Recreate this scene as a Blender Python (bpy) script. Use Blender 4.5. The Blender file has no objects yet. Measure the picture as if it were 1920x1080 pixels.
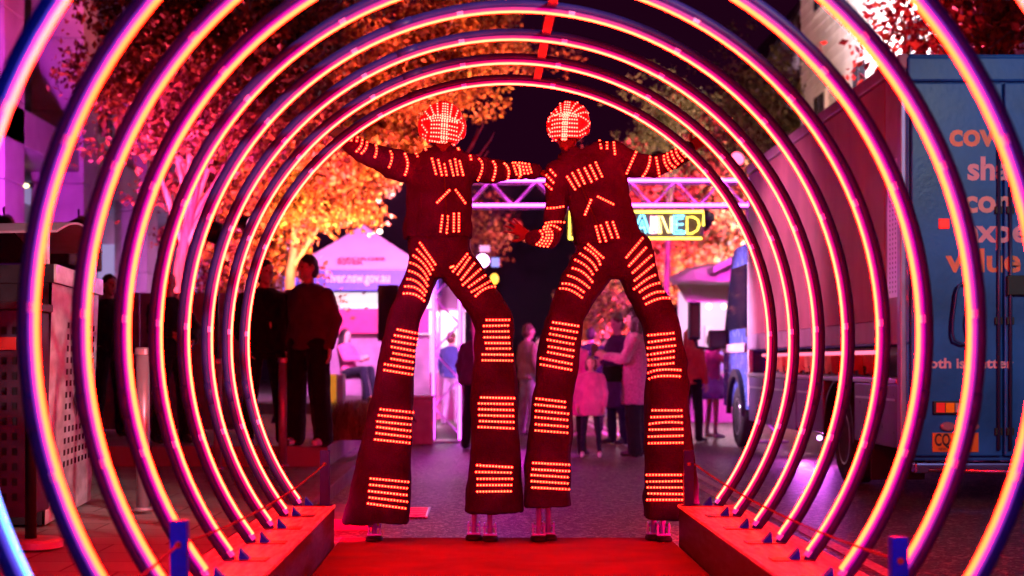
import bpy, bmesh, math, random
from mathutils import Vector, Matrix, noise
from mathutils.bvhtree import BVHTree

random.seed(7)
PI = math.pi
S = bpy.context.scene
COL = S.collection

# ------------------------------------------------------------------ camera, world, exposure
F, VX, VY, H = 3000.0, 898.0, 680.0, 1.16          # focal length in px of the 1920 frame, vanishing point, eye height
cam_d = bpy.data.cameras.new('camera'); cam = bpy.data.objects.new('camera', cam_d); COL.objects.link(cam)
cam.location = (0, 0, H); cam.rotation_euler = (PI / 2, 0, 0)
cam_d.sensor_width = 36; cam_d.lens = F / 1920 * 36
cam_d.shift_x = (960 - VX) / 1920; cam_d.shift_y = (VY - 540) / 1920
cam_d.clip_start = 0.1; cam_d.clip_end = 500
cam_d.dof.use_dof = True; cam_d.dof.focus_distance = 10.2; cam_d.dof.aperture_fstop = 1.8
S.camera = cam

W = bpy.data.worlds.new('World'); S.world = W; W.use_nodes = True
bg = W.node_tree.nodes['Background']; bg.inputs[0].default_value = (0.60, 0.03, 0.36, 1); bg.inputs[1].default_value = 0.017

S.view_settings.view_transform = 'Standard'; S.view_settings.look = 'None'
S.view_settings.exposure = 0.3; S.view_settings.gamma = 1; S.view_settings.use_curve_mapping = False
S.render.engine = 'CYCLES'
S.cycles.use_denoising = True
S.cycles.max_bounces = 5; S.cycles.diffuse_bounces = 3; S.cycles.glossy_bounces = 3; S.cycles.transmission_bounces = 4
S.cycles.sample_clamp_indirect = 4; S.cycles.caustics_reflective = False; S.cycles.caustics_refractive = False

def P(px, py, Y):                                   # a pixel of the photograph at depth Y
    s = F / Y
    return Vector(((px - VX) / s, Y, H - (py - VY) / s))
def YS(s): return F / s

# ------------------------------------------------------------------ materials
def mat(name, col, rough=.6, metal=0., var=.0, vscale=8., bump=0., bscale=60., emit=None, estr=1., col2=None, coat=0., sheen=0., alpha=None, trans=0., stretch=None, spec=None):
    m = bpy.data.materials.new(name); m.use_nodes = True
    nt = m.node_tree; b = nt.nodes['Principled BSDF']
    b.inputs['Base Color'].default_value = (*col, 1); b.inputs['Roughness'].default_value = rough; b.inputs['Metallic'].default_value = metal
    if spec is not None: b.inputs['Specular IOR Level'].default_value = spec
    if coat: b.inputs['Coat Weight'].default_value = coat
    if sheen: b.inputs['Sheen Weight'].default_value = sheen; b.inputs['Sheen Roughness'].default_value = .5
    if trans: b.inputs['Transmission Weight'].default_value = trans
    tc = nt.nodes.new('ShaderNodeTexCoord')
    src = tc.outputs['Object']
    if stretch:
        mp = nt.nodes.new('ShaderNodeMapping'); mp.inputs['Scale'].default_value = stretch
        nt.links.new(src, mp.inputs[0]); src = mp.outputs[0]
    if var or col2:
        n = nt.nodes.new('ShaderNodeTexNoise'); n.inputs['Scale'].default_value = vscale; n.inputs['Detail'].default_value = 6
        nt.links.new(src, n.inputs['Vector'])
        r = nt.nodes.new('ShaderNodeValToRGB')
        c2 = col2 or tuple(c * (1 - var) for c in col)
        c1 = col if col2 else tuple(min(1, c * (1 + var)) for c in col)
        r.color_ramp.elements[0].position = .35; r.color_ramp.elements[0].color = (*c2, 1)
        r.color_ramp.elements[1].position = .65; r.color_ramp.elements[1].color = (*c1, 1)
        nt.links.new(n.outputs['Fac'], r.inputs[0]); nt.links.new(r.outputs[0], b.inputs['Base Color'])
        rr = nt.nodes.new('ShaderNodeMapRange'); rr.inputs[3].default_value = max(.03, rough - .12); rr.inputs[4].default_value = min(1, rough + .12)
        nt.links.new(n.outputs['Fac'], rr.inputs[0]); nt.links.new(rr.outputs[0], b.inputs['Roughness'])
    if bump:
        n2 = nt.nodes.new('ShaderNodeTexNoise'); n2.inputs['Scale'].default_value = bscale; n2.inputs['Detail'].default_value = 4
        nt.links.new(src, n2.inputs['Vector'])
        bp = nt.nodes.new('ShaderNodeBump'); bp.inputs['Strength'].default_value = bump; bp.inputs['Distance'].default_value = .02
        nt.links.new(n2.outputs['Fac'], bp.inputs['Height']); nt.links.new(bp.outputs[0], b.inputs['Normal'])
    if emit:
        b.inputs['Emission Color'].default_value = (*emit, 1); b.inputs['Emission Strength'].default_value = estr
    return m

def leaf_mat(name, c1, c2, c3):
    m = bpy.data.materials.new(name); m.use_nodes = True
    nt = m.node_tree; b = nt.nodes['Principled BSDF']
    g = nt.nodes.new('ShaderNodeNewGeometry'); r = nt.nodes.new('ShaderNodeValToRGB')
    r.color_ramp.elements[0].color = (*c1, 1); r.color_ramp.elements[1].color = (*c3, 1)
    e = r.color_ramp.elements.new(.5); e.color = (*c2, 1)
    nt.links.new(g.outputs['Random Per Island'], r.inputs[0]); nt.links.new(r.outputs[0], b.inputs['Base Color'])
    b.inputs['Roughness'].default_value = .5
    t = nt.nodes.new('ShaderNodeBsdfTranslucent'); mx = nt.nodes.new('ShaderNodeMixShader'); mx.inputs[0].default_value = .3
    nt.links.new(r.outputs[0], t.inputs[0]); nt.links.new(b.outputs[0], mx.inputs[1]); nt.links.new(t.outputs[0], mx.inputs[2])
    nt.links.new(mx.outputs[0], nt.nodes['Material Output'].inputs[0])
    return m

def emission(name, col, st=1.): return mat(name, (.02, .02, .02), .5, emit=col, estr=st)

# ------------------------------------------------------------------ mesh builder
class MB:
    def __init__(s): s.v = []; s.f = []; s.m = []; s.cur = 0
    def mi(s, i): s.cur = i; return s
    def add(s, vs, fs):
        o = len(s.v); s.v += [Vector(v) for v in vs]
        for f in fs: s.f.append(tuple(i + o for i in f)); s.m.append(s.cur)
        return s
    def box(s, x0, x1, y0, y1, z0, z1):
        v = [(x, y, z) for z in (z0, z1) for y in (y0, y1) for x in (x0, x1)]
        return s.add(v, [(0, 2, 3, 1), (4, 5, 7, 6), (0, 1, 5, 4), (2, 6, 7, 3), (0, 4, 6, 2), (1, 3, 7, 5)])
    def bbox(s, x0, x1, y0, y1, z0, z1, b=.01):      # box with chamfered edges
        bm = bmesh.new(); bmesh.ops.create_cube(bm, size=1)
        for v in bm.verts: v.co = Vector((x0 + (v.co.x + .5) * (x1 - x0), y0 + (v.co.y + .5) * (y1 - y0), z0 + (v.co.z + .5) * (z1 - z0)))
        bmesh.ops.bevel(bm, geom=bm.edges[:], offset=b, segments=2, affect='EDGES', profile=.6)
        bm.verts.index_update(); s.add([v.co.copy() for v in bm.verts], [[v.index for v in f.verts] for f in bm.faces]); bm.free(); return s
    def rings(s, rs, cap0=True, cap1=True, closed=False):
        n = len(rs[0]); o = len(s.v); fs = []
        vs = [p for r in rs for p in r]; m = len(rs)
        for i in range(m if closed else m - 1):
            a, b = i * n, ((i + 1) % m) * n
            for j in range(n): k = (j + 1) % n; fs.append((a + j, a + k, b + k, b + j))
        if not closed:
            if cap0: fs.append(tuple(range(n - 1, -1, -1)))
            if cap1: fs.append(tuple(range((m - 1) * n, m * n)))
        return s.add(vs, fs)
    def tube(s, pts, r, n=8, caps=True):
        pts = [Vector(p) for p in pts]; rs = []
        up = None
        for i, p in enumerate(pts):
            d = (pts[min(i + 1, len(pts) - 1)] - pts[max(i - 1, 0)]).normalized()
            if up is None: up = Vector((0, 0, 1)) if abs(d.z) < .9 else Vector((1, 0, 0))
            a = d.cross(up).normalized(); b = a.cross(d).normalized(); up = b
            rr = r[i] if isinstance(r, (list, tuple)) else r
            rs.append([p + a * math.cos(t) * rr + b * math.sin(t) * rr for t in [2 * PI * k / n for k in range(n)]])
        return s.rings(rs, caps, caps)
    def cap(s, p0, r0, p1, r1, n=10):                # round cone
        p0, p1 = Vector(p0), Vector(p1); d = p1 - p0; L = d.length
        d = d.normalized() if L > 1e-6 else Vector((0, 0, 1))
        up = Vector((0, 0, 1)) if abs(d.z) < .9 else Vector((1, 0, 0))
        a = d.cross(up).normalized(); b = a.cross(d)
        rs = []
        for c, r, angs in ((p0, r0, (-80, -50, -20)), (p1, r1, (20, 50, 80))):
            for t in angs:
                t = math.radians(t); q = c + d * r * math.sin(t); k = r * math.cos(t)
                rs.append([q + a * k * math.cos(u) + b * k * math.sin(u) for u in [2 * PI * j / n for j in range(n)]])
        return s.rings(rs)
    def ell(s, c, r, n=14, m=9, rot=None):
        c = Vector(c); rs = []
        for i in range(m):
            t = -PI / 2 + PI * (i + .5) / m
            ring = []
            for j in range(n):
                u = 2 * PI * j / n; q = Vector((r[0] * math.cos(t) * math.cos(u), r[1] * math.cos(t) * math.sin(u), r[2] * math.sin(t)))
                ring.append(c + (rot @ q if rot else q))
            rs.append(ring)
        return s.rings(rs)
    def cyl(s, p0, p1, r, n=16, r1=None): return s.tube([p0, p1], [r, r if r1 is None else r1], n)
    def loft(s, rows, n=24, dep=None, inset=0., sq=.85):     # rows: (z, x0, x1, y, half depth); optional recess under the first row
        rs = []
        def ring(z, x0, x1, y, d, k=1.): return [Vector(((x0 + x1) / 2 + k * (x1 - x0) / 2 * sgnp(math.cos(u), sq), y + k * d * sgnp(math.sin(u), sq), z)) for u in [2 * PI * j / n for j in range(n)]]
        if inset: rs += [ring(rows[0][0] + inset, *rows[0][1:], .86), ring(*rows[0], .86)]
        rs += [ring(*r) for r in rows]
        return s.rings(rs)
    def build(s, name, mats, parent=None, smooth=False, label=None):
        me = bpy.data.meshes.new(name); o0 = root_loc(parent)
        me.from_pydata([v - o0 for v in s.v], [], s.f)
        ms = mats if isinstance(mats, (list, tuple)) else [mats]
        for m_ in ms: me.materials.append(m_)
        if len(ms) > 1: me.polygons.foreach_set('material_index', s.m)
        if smooth: me.polygons.foreach_set('use_smooth', [True] * len(me.polygons))
        me.validate(); me.update()
        return link(name, me, parent, label)
def sgnp(v, p): return math.copysign(abs(v) ** p, v)
def root_loc(p):
    o = Vector((0, 0, 0))
    while p is not None: o = o + p.location; p = p.parent
    return o
def link(name, me, parent=None, label=None):
    o = bpy.data.objects.new(name, me); COL.objects.link(o); o.parent = parent
    if label: o['label'] = label
    return o
def thing(name, label, cat, loc, group=None):
    o = bpy.data.objects.new(name, None); COL.objects.link(o); o.location = loc; o.empty_display_size = .1
    o['label'] = label; o['category'] = cat
    if group: o['group'] = group
    return o
def tag(o, label, cat, group=None):
    o['label'] = label; o['category'] = cat
    if group: o['group'] = group
    return o
def struct(o): o['kind'] = 'structure'; return o
def copy_tree(o, parent=None):
    c = o.copy(); COL.objects.link(c); c.parent = parent
    for ch in list(o.children): copy_tree(ch, c)
    return c

def remesh(mb, voxel, smooth=2, fac=.5):             # one continuous skin over a set of overlapping volumes
    me = bpy.data.meshes.new('tmp'); me.from_pydata(mb.v, [], mb.f)
    o = bpy.data.objects.new('tmp', me); COL.objects.link(o)
    m = o.modifiers.new('r', 'REMESH'); m.mode = 'VOXEL'; m.voxel_size = voxel
    if smooth: q = o.modifiers.new('s', 'SMOOTH'); q.iterations = smooth; q.factor = fac
    dg = bpy.context.evaluated_depsgraph_get()
    out = bpy.data.meshes.new_from_object(o.evaluated_get(dg))
    bpy.data.objects.remove(o); bpy.data.meshes.remove(me)
    return out
def skin(name, mb, voxel, material, parent, smooth=2, label=None, folds=0., fscale=6.):
    me = remesh(mb, voxel, smooth)
    co = [v.co.copy() for v in me.vertices]
    if folds:
        nr = [v.normal.copy() for v in me.vertices]
        for i, p in enumerate(co):
            k = noise.fractal(Vector((p.x * fscale, p.y * fscale, p.z * fscale * .55)), .8, 2., 3) + .5 * math.sin(p.z * fscale * 4 + 6 * noise.noise(p * 3)) * noise.noise(p * 2.3)
            co[i] = p + nr[i] * folds * k
    o0 = root_loc(parent); bv = BVHTree.FromPolygons(co, [list(p.vertices) for p in me.polygons])
    me.vertices.foreach_set('co', [c for p in co for c in (p - o0)])
    me.materials.clear(); me.materials.append(material)
    me.polygons.foreach_set('use_smooth', [True] * len(me.polygons)); me.update()
    o = link(name, me, parent, label)
    return o, bv

def text_mesh(body, size, bold=0., depth=.004, align='LEFT', space=1.):
    c = bpy.data.curves.new('t', 'FONT'); c.body = body; c.size = size; c.offset = bold; c.extrude = depth; c.align_x = align; c.resolution_u = 3; c.space_character = space
    o = bpy.data.objects.new('t', c); COL.objects.link(o)
    me = bpy.data.meshes.new_from_object(o.evaluated_get(bpy.context.evaluated_depsgraph_get()))
    bpy.data.objects.remove(o); bpy.data.curves.remove(c); return me
def lettering(body, at, size, material, parent, bold=0., depth=.004, sx=1., width=None, name='lettering', slant=None):
    me = text_mesh(body, size, bold, depth)          # upright text facing the camera side (-Y), at = left end of the baseline
    if width and len(me.vertices): sx = width / max(v.co.x for v in me.vertices)
    o0 = root_loc(parent)
    for v in me.vertices: v.co = Vector((at[0] + v.co.x * sx, at[1] - v.co.z, at[2] + v.co.y + (slant or 0) * v.co.x * sx)) - o0
    me.materials.clear(); me.materials.append(material)
    return link(name, me, parent)

def spot(name, loc, to, power, col, angle=60, blend=.6, size=.15, parent=None):
    d = bpy.data.lights.new(name, 'SPOT'); d.energy = power; d.color = col; d.spot_size = math.radians(angle); d.spot_blend = blend; d.shadow_soft_size = size
    o = bpy.data.objects.new(name, d); COL.objects.link(o)
    o.rotation_euler = (Vector(to) - Vector(loc)).to_track_quat('-Z', 'Y').to_euler()
    o.location = Vector(loc) - root_loc(parent); o.parent = parent
    return o

# ------------------------------------------------------------------ the ground
M = {}
def asphalt():
    m = mat('asphalt', (.05, .045, .045), .42)
    nt = m.node_tree; b = nt.nodes['Principled BSDF']; tc = nt.nodes['Texture Coordinate']
    v = nt.nodes.new('ShaderNodeTexVoronoi'); v.inputs['Scale'].default_value = 34
    nt.links.new(tc.outputs['Object'], v.inputs['Vector'])
    bp = nt.nodes.new('ShaderNodeBump'); bp.inputs['Strength'].default_value = .8; bp.inputs['Distance'].default_value = .01
    r = nt.nodes.new('ShaderNodeValToRGB'); r.color_ramp.interpolation = 'CONSTANT'; r.color_ramp.elements[0].color = (.07, .044, .042, 1); r.color_ramp.elements[1].position = .55; r.color_ramp.elements[1].color = (.19, .12, .11, 1)
    e = r.color_ramp.elements.new(.86); e.color = (.5, .36, .32, 1); sp = nt.nodes.new('ShaderNodeSeparateColor'); nz = nt.nodes.new('ShaderNodeTexNoise'); nz.inputs['Scale'].default_value = 1.3; nz.inputs['Detail'].default_value = 5
    mx = nt.nodes.new('ShaderNodeMix'); mx.data_type = 'RGBA'; mx.blend_type = 'MULTIPLY'; mx.inputs[0].default_value = .6
    nt.links.new(v.outputs['Color'], sp.inputs[0]); nt.links.new(sp.outputs[0], r.inputs[0]); nt.links.new(tc.outputs['Object'], nz.inputs['Vector']); nt.links.new(r.outputs[0], mx.inputs[6]); nt.links.new(nz.outputs['Fac'], mx.inputs[7]); 
    v2 = nt.nodes.new('ShaderNodeTexVoronoi'); v2.inputs['Scale'].default_value = 60; nt.links.new(tc.outputs['Object'], v2.inputs['Vector'])  # sparse pale specks paint the sparkle of the aggregate into the colour
    s2 = nt.nodes.new('ShaderNodeSeparateColor'); nt.links.new(v2.outputs['Color'], s2.inputs[0])
    c1 = nt.nodes.new('ShaderNodeMath'); c1.operation = 'GREATER_THAN'; c1.inputs[1].default_value = .84; nt.links.new(s2.outputs[1], c1.inputs[0])
    c2 = nt.nodes.new('ShaderNodeMath'); c2.operation = 'LESS_THAN'; c2.inputs[1].default_value = .32; nt.links.new(v2.outputs['Distance'], c2.inputs[0])
    c3 = nt.nodes.new('ShaderNodeMath'); c3.operation = 'MULTIPLY'; nt.links.new(c1.outputs[0], c3.inputs[0]); nt.links.new(c2.outputs[0], c3.inputs[1])
    m2 = nt.nodes.new('ShaderNodeMix'); m2.data_type = 'RGBA'; nt.links.new(c3.outputs[0], m2.inputs[0]); nt.links.new(mx.outputs[2], m2.inputs[6]); m2.inputs[7].default_value = (.75, .62, .6, 1)
    nt.links.new(m2.outputs[2], b.inputs['Base Color'])
    nt.links.new(v.outputs['Distance'], bp.inputs['Height']); nt.links.new(bp.outputs[0], b.inputs['Normal'])
    return m
M['asphalt'] = asphalt()
def pavers(name, c, w, h):
    m = mat(name, c, .6, var=.2, vscale=4., bump=.3, bscale=120)
    nt = m.node_tree; b = nt.nodes['Principled BSDF']; tc = nt.nodes['Texture Coordinate']
    br = nt.nodes.new('ShaderNodeTexBrick'); br.inputs['Scale'].default_value = 1; br.inputs['Brick Width'].default_value = w; br.inputs['Row Height'].default_value = h
    br.inputs['Mortar Size'].default_value = .008; br.inputs['Color1'].default_value = (*c, 1); br.inputs['Color2'].default_value = (*[k * .8 for k in c], 1); br.inputs['Mortar'].default_value = (*[k * .35 for k in c], 1)
    nt.links.new(tc.outputs['Object'], br.inputs['Vector']); nt.links.new(br.outputs[0], b.inputs['Base Color'])
    return m
M['pave'] = pavers('paving', (.3, .27, .26), .6, .4)
M['kerb'] = mat('concrete', (.3, .29, .28), .75, var=.2, bump=.25, bscale=90)
M['paint'] = mat('road_paint', (.7, .69, .66), .5, var=.3, vscale=30, bump=.3, bscale=150)
M['carpet'] = mat('red_carpet', (.14, .006, .009), .95, var=.3, vscale=3, bump=.8, bscale=220)

g = MB(); n = 40
g.add([(-1.4, -6, 0), (40, -6, 0), (40, 160, 0), (-1.4, 160, 0)], [(0, 1, 2, 3)])
g.add([(-60, -6, -.3), (-1.4, -6, -.3), (-1.4, 160, -.3), (-60, 160, -.3)], [(0, 1, 2, 3)])
struct(g.build('road', M['asphalt']))
k = MB(); y = -4.
while y < 40: k.bbox(-1.4, -1.25, y + .006, y + 1.19, -.05, .12, .02); y += 1.2
struct(k.build('kerb', M['kerb']))
g = MB(); g.add([(-40, -6, .16), (-1.4, -6, .115), (-1.4, 90, .115), (-40, 90, .16)], [(0, 1, 2, 3)])
struct(g.build('footpath', M['pave']))
g = MB(); g.bbox(-12, -1.52, 16.1, 26, -.1, .32, .015); g.bbox(-14, -1.25, 26.003, 60, -.1, .5, .015)
struct(g.build('terrace', M['pave']))
g = MB()
for x in (2.03, 2.2): g.add([(x, 2, .004), (x + .09, 2, .004), (x + .09, 60, .004), (x, 60, .004)], [(0, 1, 2, 3)])
struct(g.build('road_marking', M['paint']))
g = MB(); nx_, ny_ = 44, 170
g.add([(-.9 + 2.145 * i / nx_, 1.0 + 9.5 * j / ny_, .012 + (.007 * max(0, noise.noise(Vector((i * .09, j * .13, 3)))) + .004 * noise.noise(Vector((i * .3, j * .35, 8))) if 0 < i < nx_ and 0 < j < ny_ else 0)) for j in range(ny_ + 1) for i in range(nx_ + 1)],
      [(j * (nx_ + 1) + i, j * (nx_ + 1) + i + 1, (j + 1) * (nx_ + 1) + i + 1, (j + 1) * (nx_ + 1) + i) for j in range(ny_) for i in range(nx_)])
o = g.build('carpet', M['carpet'], None, True); tag(o, 'red carpet running along the floor between the two wooden plinths', 'carpet')

# flat cable ramp at the kerb and a drain grate in the road
g = MB(); t = thing('cable_ramp', 'low red topped ramp plate beside the kerb behind the rope post', 'ramp', (-1.0, 11.4, 0))
MB().add([(-1.23, 11.1, .0), (-.72, 11.1, 0), (-.78, 12.3, 0), (-1.23, 12.3, 0), (-1.23, 11.1, .09), (-.8, 11.1, .06), (-.84, 12.3, .06), (-1.23, 12.3, .09)],
         [(0, 1, 5, 4), (1, 2, 6, 5), (2, 3, 7, 6), (3, 0, 4, 7), (4, 5, 6, 7)]).build('plate', mat('ramp_plate', (.3, .1, .1), .5, var=.3), t)
t = thing('drain_grate', 'slotted steel drain grate set in the road beside the trouser hem', 'grate', (-.42, 12.2, .004))
MB().box(-.62, -.38, 11.9, 12.7, .004, .008).build('tray', mat('black_steel', (.01, .01, .01), .6), t)
M['steel'] = mat('brushed_steel', (.55, .55, .57), .32, 1., var=.12, vscale=30, stretch=(1, 1, 14))
fr = MB().box(-.62, -.6, 11.9, 12.7, .006, .016).box(-.4, -.38, 11.9, 12.7, .006, .016).build('frame', M['steel'], t)
for i in range(5): MB().box(-.598, -.402, 11.94 + i * .17, 11.97 + i * .17, .009, .017).build('bar', M['steel'], t)

# ------------------------------------------------------------------ plinths
M['ply'] = mat('birch_ply', (.8, .68, .56), .42, var=.38, vscale=5., bump=.15, bscale=60, stretch=(8, 1, 8))
M['dark_wood'] = mat('stained_wood', (.008, .005, .006), .4, spec=.2, var=.4, vscale=6., bump=.2, bscale=40, stretch=(6, 1, 6))
for (x0, x1, lab) in ((-1.27, -.909, 'low plywood plinth under the arch feet on the side with the bins'), (1.257, 1.62, 'low plywood plinth under the arch feet on the side with the truck')):
    t = thing('plinth', lab, 'plinth', ((x0 + x1) / 2, 6, 0), 'plinths carrying the light arches')
    y = 10.07
    while y > 1.2:
        y1 = y - 1.2; MB().bbox(x0 - .006, x1 + .006, y1 + .003, y, .249, .267, .003).build('top_board', M['ply'], t); y = y1
    MB().bbox(x0, x0 + .02, 1.0, 10.06, 0.002, .2485, .003).build('side_board', M['dark_wood'], t)
    MB().bbox(x1 - .02, x1, 1.0, 10.06, 0.002, .2485, .003).build('side_board', M['dark_wood'], t)
    MB().bbox(x0 + .021, x1 - .021, 10.035, 10.058, 0.002, .2485, .003).build('end_board', M['dark_wood'], t)

# ------------------------------------------------------------------ light arches
RX, RZ, RR = .183, 1.278, 1.62
A0 = math.asin((.267 - RZ) / RR); NSEG = 96
def arc(r, a0, a1, n=NSEG): return [Vector((r * math.cos(a0 + (a1 - a0) * i / n), 0, r * math.sin(a0 + (a1 - a0) * i / n))) for i in range(n + 1)]
M['tube'] = mat('arch_pipe', (.013, .018, .16), .42, .0, spec=.2, var=.1, vscale=20)
M['blue_bracket'] = mat('blue_bracket', (.001, .045, .9), .4, spec=.05)
M['bolt'] = mat('dark_bolt', (.05, .05, .05), .4, .8)
YI, DY = 9.98, .685
names = ['farthest', 'second farthest', 'third farthest', 'fourth farthest', 'middle', 'fourth nearest', 'third nearest', 'second nearest', 'nearest visible']
orange = [(240., .95, .45), (230., .92, .4), (220., .9, .36), (200., .92, .3), (180., .82, .23), (160., .66, .16), (150., .62, .13), (140., .57, .11), (120., .56, .11)]
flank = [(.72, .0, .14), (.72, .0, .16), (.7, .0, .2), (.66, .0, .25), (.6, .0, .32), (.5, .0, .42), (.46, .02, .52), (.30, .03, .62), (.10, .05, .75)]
GRP = 'illuminated arches of the light tunnel'
def rect_arc(r0, r1, y0, y1, a0, a1):
    b = MB(); i, o = arc(r0, a0, a1), arc(r1, a0, a1)
    b.rings([[Vector((p.x, y0, p.z)), Vector((q.x, y0, q.z)), Vector((q.x, y1, q.z)), Vector((p.x, y1, p.z))] for p, q in zip(i, o)])
    return b
def make_arch(rl):
    t = thing('light_arch', '', 'arch', (0, 0, 0), GRP)
    MB().tube(arc(1.655, A0 + .004, PI - A0 - .004), .025, 14).build('pipe', M['tube'], t, True)
    rect_arc(1.6264, 1.6385, -.026, .026, A0 + .03, PI - A0 - .03).build('glow_flank', M['tube'], t)  # emissive band put in for the pink glow and reflections beside the LED
    MB().tube(arc(1.6262 - rl, A0 + .035, PI - A0 - .035), rl, 8).build('light_tube', M['tube'], t, True)
    for a in [A0 + .03 + i * (PI - 2 * A0 - .06) / 13 for i in range(14)]:
        d = Vector((math.cos(a), 0, math.sin(a))); tn = Vector((-d.z, 0, d.x))
        b = MB(); q = d * 1.6325
        b.rings([[q + tn * s * .016 + d * e * .0075 + Vector((0, yy, 0)) for e, yy in ((-1, -.028), (1, -.028), (1, .028), (-1, .028))] for s in (-1, 1)])
        b.build('clip', M['clip'], t)
    for a in (A0 + .5, PI / 2 + .35, PI - A0 - .5):
        MB().tube([Vector((1.655 * math.cos(a + q), 0, 1.655 * math.sin(a + q))) for q in (-.035, 0, .035)], .0275, 14).build('sleeve', M['tube'], t, True)
    for sg in (-1, 1):
        x = sg * 1.622 * math.cos(A0); b = MB(); zb = .267 - RZ
        b.add([(x, -.03, zb + .001), (x - sg * .055, -.03, zb + .001), (x - sg * .004, -.03, zb + .055), (x, .03, zb + .001), (x - sg * .055, .03, zb + .001), (x - sg * .004, .03, zb + .055)],
              [(0, 1, 2), (3, 5, 4), (0, 3, 4, 1), (1, 4, 5, 2), (2, 5, 3, 0)]).build('bracket', M['blue_bracket'], t)
        b = MB().bbox(x - sg * .13 if sg > 0 else x - .06, x + .06 if sg > 0 else x + .13, -.06, .06, zb + .0005, zb + .006, .002)
        b.build('foot_plate', M['bolt'], t)
    return t
M['clip'] = mat('glow_clip', (.7, .6, .8), .3, .7, emit=(.5, .03, .7), estr=.35)  # clips given emission so they show as violet glints
proto = make_arch(.0058); proto2 = make_arch(.0088)
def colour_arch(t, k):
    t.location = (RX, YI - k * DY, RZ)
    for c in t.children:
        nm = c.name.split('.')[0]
        if nm in ('light_tube', 'glow_flank'):
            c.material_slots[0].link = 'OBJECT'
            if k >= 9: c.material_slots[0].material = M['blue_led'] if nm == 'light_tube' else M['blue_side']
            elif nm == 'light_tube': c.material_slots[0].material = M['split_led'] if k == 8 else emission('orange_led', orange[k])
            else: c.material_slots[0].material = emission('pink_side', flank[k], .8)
def split_led():                                     # the nearest arch: its light tube turns from orange to icy blue near the foot
    m = bpy.data.materials.new('split_led'); m.use_nodes = True; nt = m.node_tree; b = nt.nodes['Principled BSDF']
    tc = nt.nodes.new('ShaderNodeTexCoord'); sx = nt.nodes.new('ShaderNodeSeparateXYZ'); nt.links.new(tc.outputs['Object'], sx.inputs[0])
    r = nt.nodes.new('ShaderNodeValToRGB'); mr = nt.nodes.new('ShaderNodeMapRange'); mr.inputs[1].default_value = -1.1; mr.inputs[2].default_value = 1.1
    nt.links.new(sx.outputs['Z'], mr.inputs[0]); nt.links.new(mr.outputs[0], r.inputs[0])
    r.color_ramp.elements[0].position = .42; r.color_ramp.elements[0].color = (.003, .018, .09, 1)
    r.color_ramp.elements[1].position = .5; r.color_ramp.elements[1].color = (1, .0078, .0017, 1)
    nt.links.new(r.outputs[0], b.inputs['Emission Color']); b.inputs['Emission Strength'].default_value = 72
    return m
M['split_led'] = split_led()
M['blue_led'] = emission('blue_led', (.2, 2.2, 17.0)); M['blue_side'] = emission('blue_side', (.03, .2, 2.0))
arch_labels = ['farthest and smallest light arch, directly in front of the two stilt walkers', 'second smallest light arch, one place nearer than the one at the stilt walkers',
  'third smallest glowing light arch, third counting from the stilt walkers', 'fourth glowing light arch counting from the stilt walkers, still whole at the top',
  'fifth glowing arch counting from the stilt walkers, its top just out of frame', 'sixth glowing arch counting from the stilt walkers, crossing the wooden bollard side',
  'seventh glowing arch, second nearest of those whole at both sides', 'large near light arch with violet edge just before the bright perforated bin',
  'nearest light arch in view, blue edged and icy blue at its foot', 'blue lit arch standing nearer than the picture shows', 'second blue lit arch standing nearer than the picture shows', 'third blue lit arch']
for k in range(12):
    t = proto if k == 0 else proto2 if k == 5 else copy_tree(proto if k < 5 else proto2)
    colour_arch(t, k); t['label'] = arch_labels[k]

# strap along the tops of the arches
a = PI / 2 - math.radians(6.2); d = Vector((math.cos(a), 0, math.sin(a))); tn = Vector((d.z, 0, -d.x)); c0 = Vector((RX, 0, RZ)) + d * 1.66
t = thing('ridge_strap', 'flat timber strap joining the tops of the arches above the walkers', 'strap', (c0.x, 6, c0.z))
M['strap'] = mat('strap_wood', (.07, .12, .10), .6, var=.2, vscale=8, stretch=(1, 6, 1))
for k in range(10):
    y1 = YI - k * DY - .03; y0 = YI - (k + 1) * DY + .03
    MB().rings([[c0 + tn * s * .024 + d * e * .009 + Vector((0, yy, 0)) for s, e in ((-1, -1), (1, -1), (1, 1), (-1, 1))] for yy in (y0, y1)]).build('strap_length', M['strap'], t)

# rope posts and ropes
M['post'] = mat('grey_post', (.008, .02, .16), .5, spec=.1, var=.1, vscale=20)
M['post_bluelit'] = mat('post_blue_light', (.001, .05, .9), .45, spec=.03, var=.1, vscale=20)  # same posts with the blue light of the near arches put into the colour
M['rope'] = mat('red_rope', (.08, .01, .012), .8, bump=.4, bscale=300)
def post(x, y, z1, m, lab):
    t = thing('rope_post', lab, 'post', (x, y, .267), 'square rope posts on the plinths')
    b = MB(); zh = z1 - .085
    b.bbox(x - .03, x + .03, y - .03, y + .03, .2675, z1, .004); b.build('shaft', m, t)
    MB().cyl((x, y - .034, zh), (x, y - .0302, zh), .013, 12).build('eyelet', M['bolt'], t)
    MB().bbox(x - .05, x + .05, y - .05, y + .05, .2675, .273, .002).build('base_plate', m, t)
    return Vector((x, y - .036, zh))
p1 = post(-.962, 10.0, .613, M['post'], 'grey rope post at the far end of the plinth by the two men')
p2 = post(1.309, 10.0, .613, M['post'], 'grey rope post at the far plinth end in front of a trouser leg')
p3 = post(-1.085, 5.8, .588, M['post_bluelit'], 'rope post coloured as blue lit in the foreground near the perforated bins')
p4 = post(1.52, 5.8, .53, M['post_bluelit'], 'rope post coloured as blue lit in the foreground on the truck side')
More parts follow.
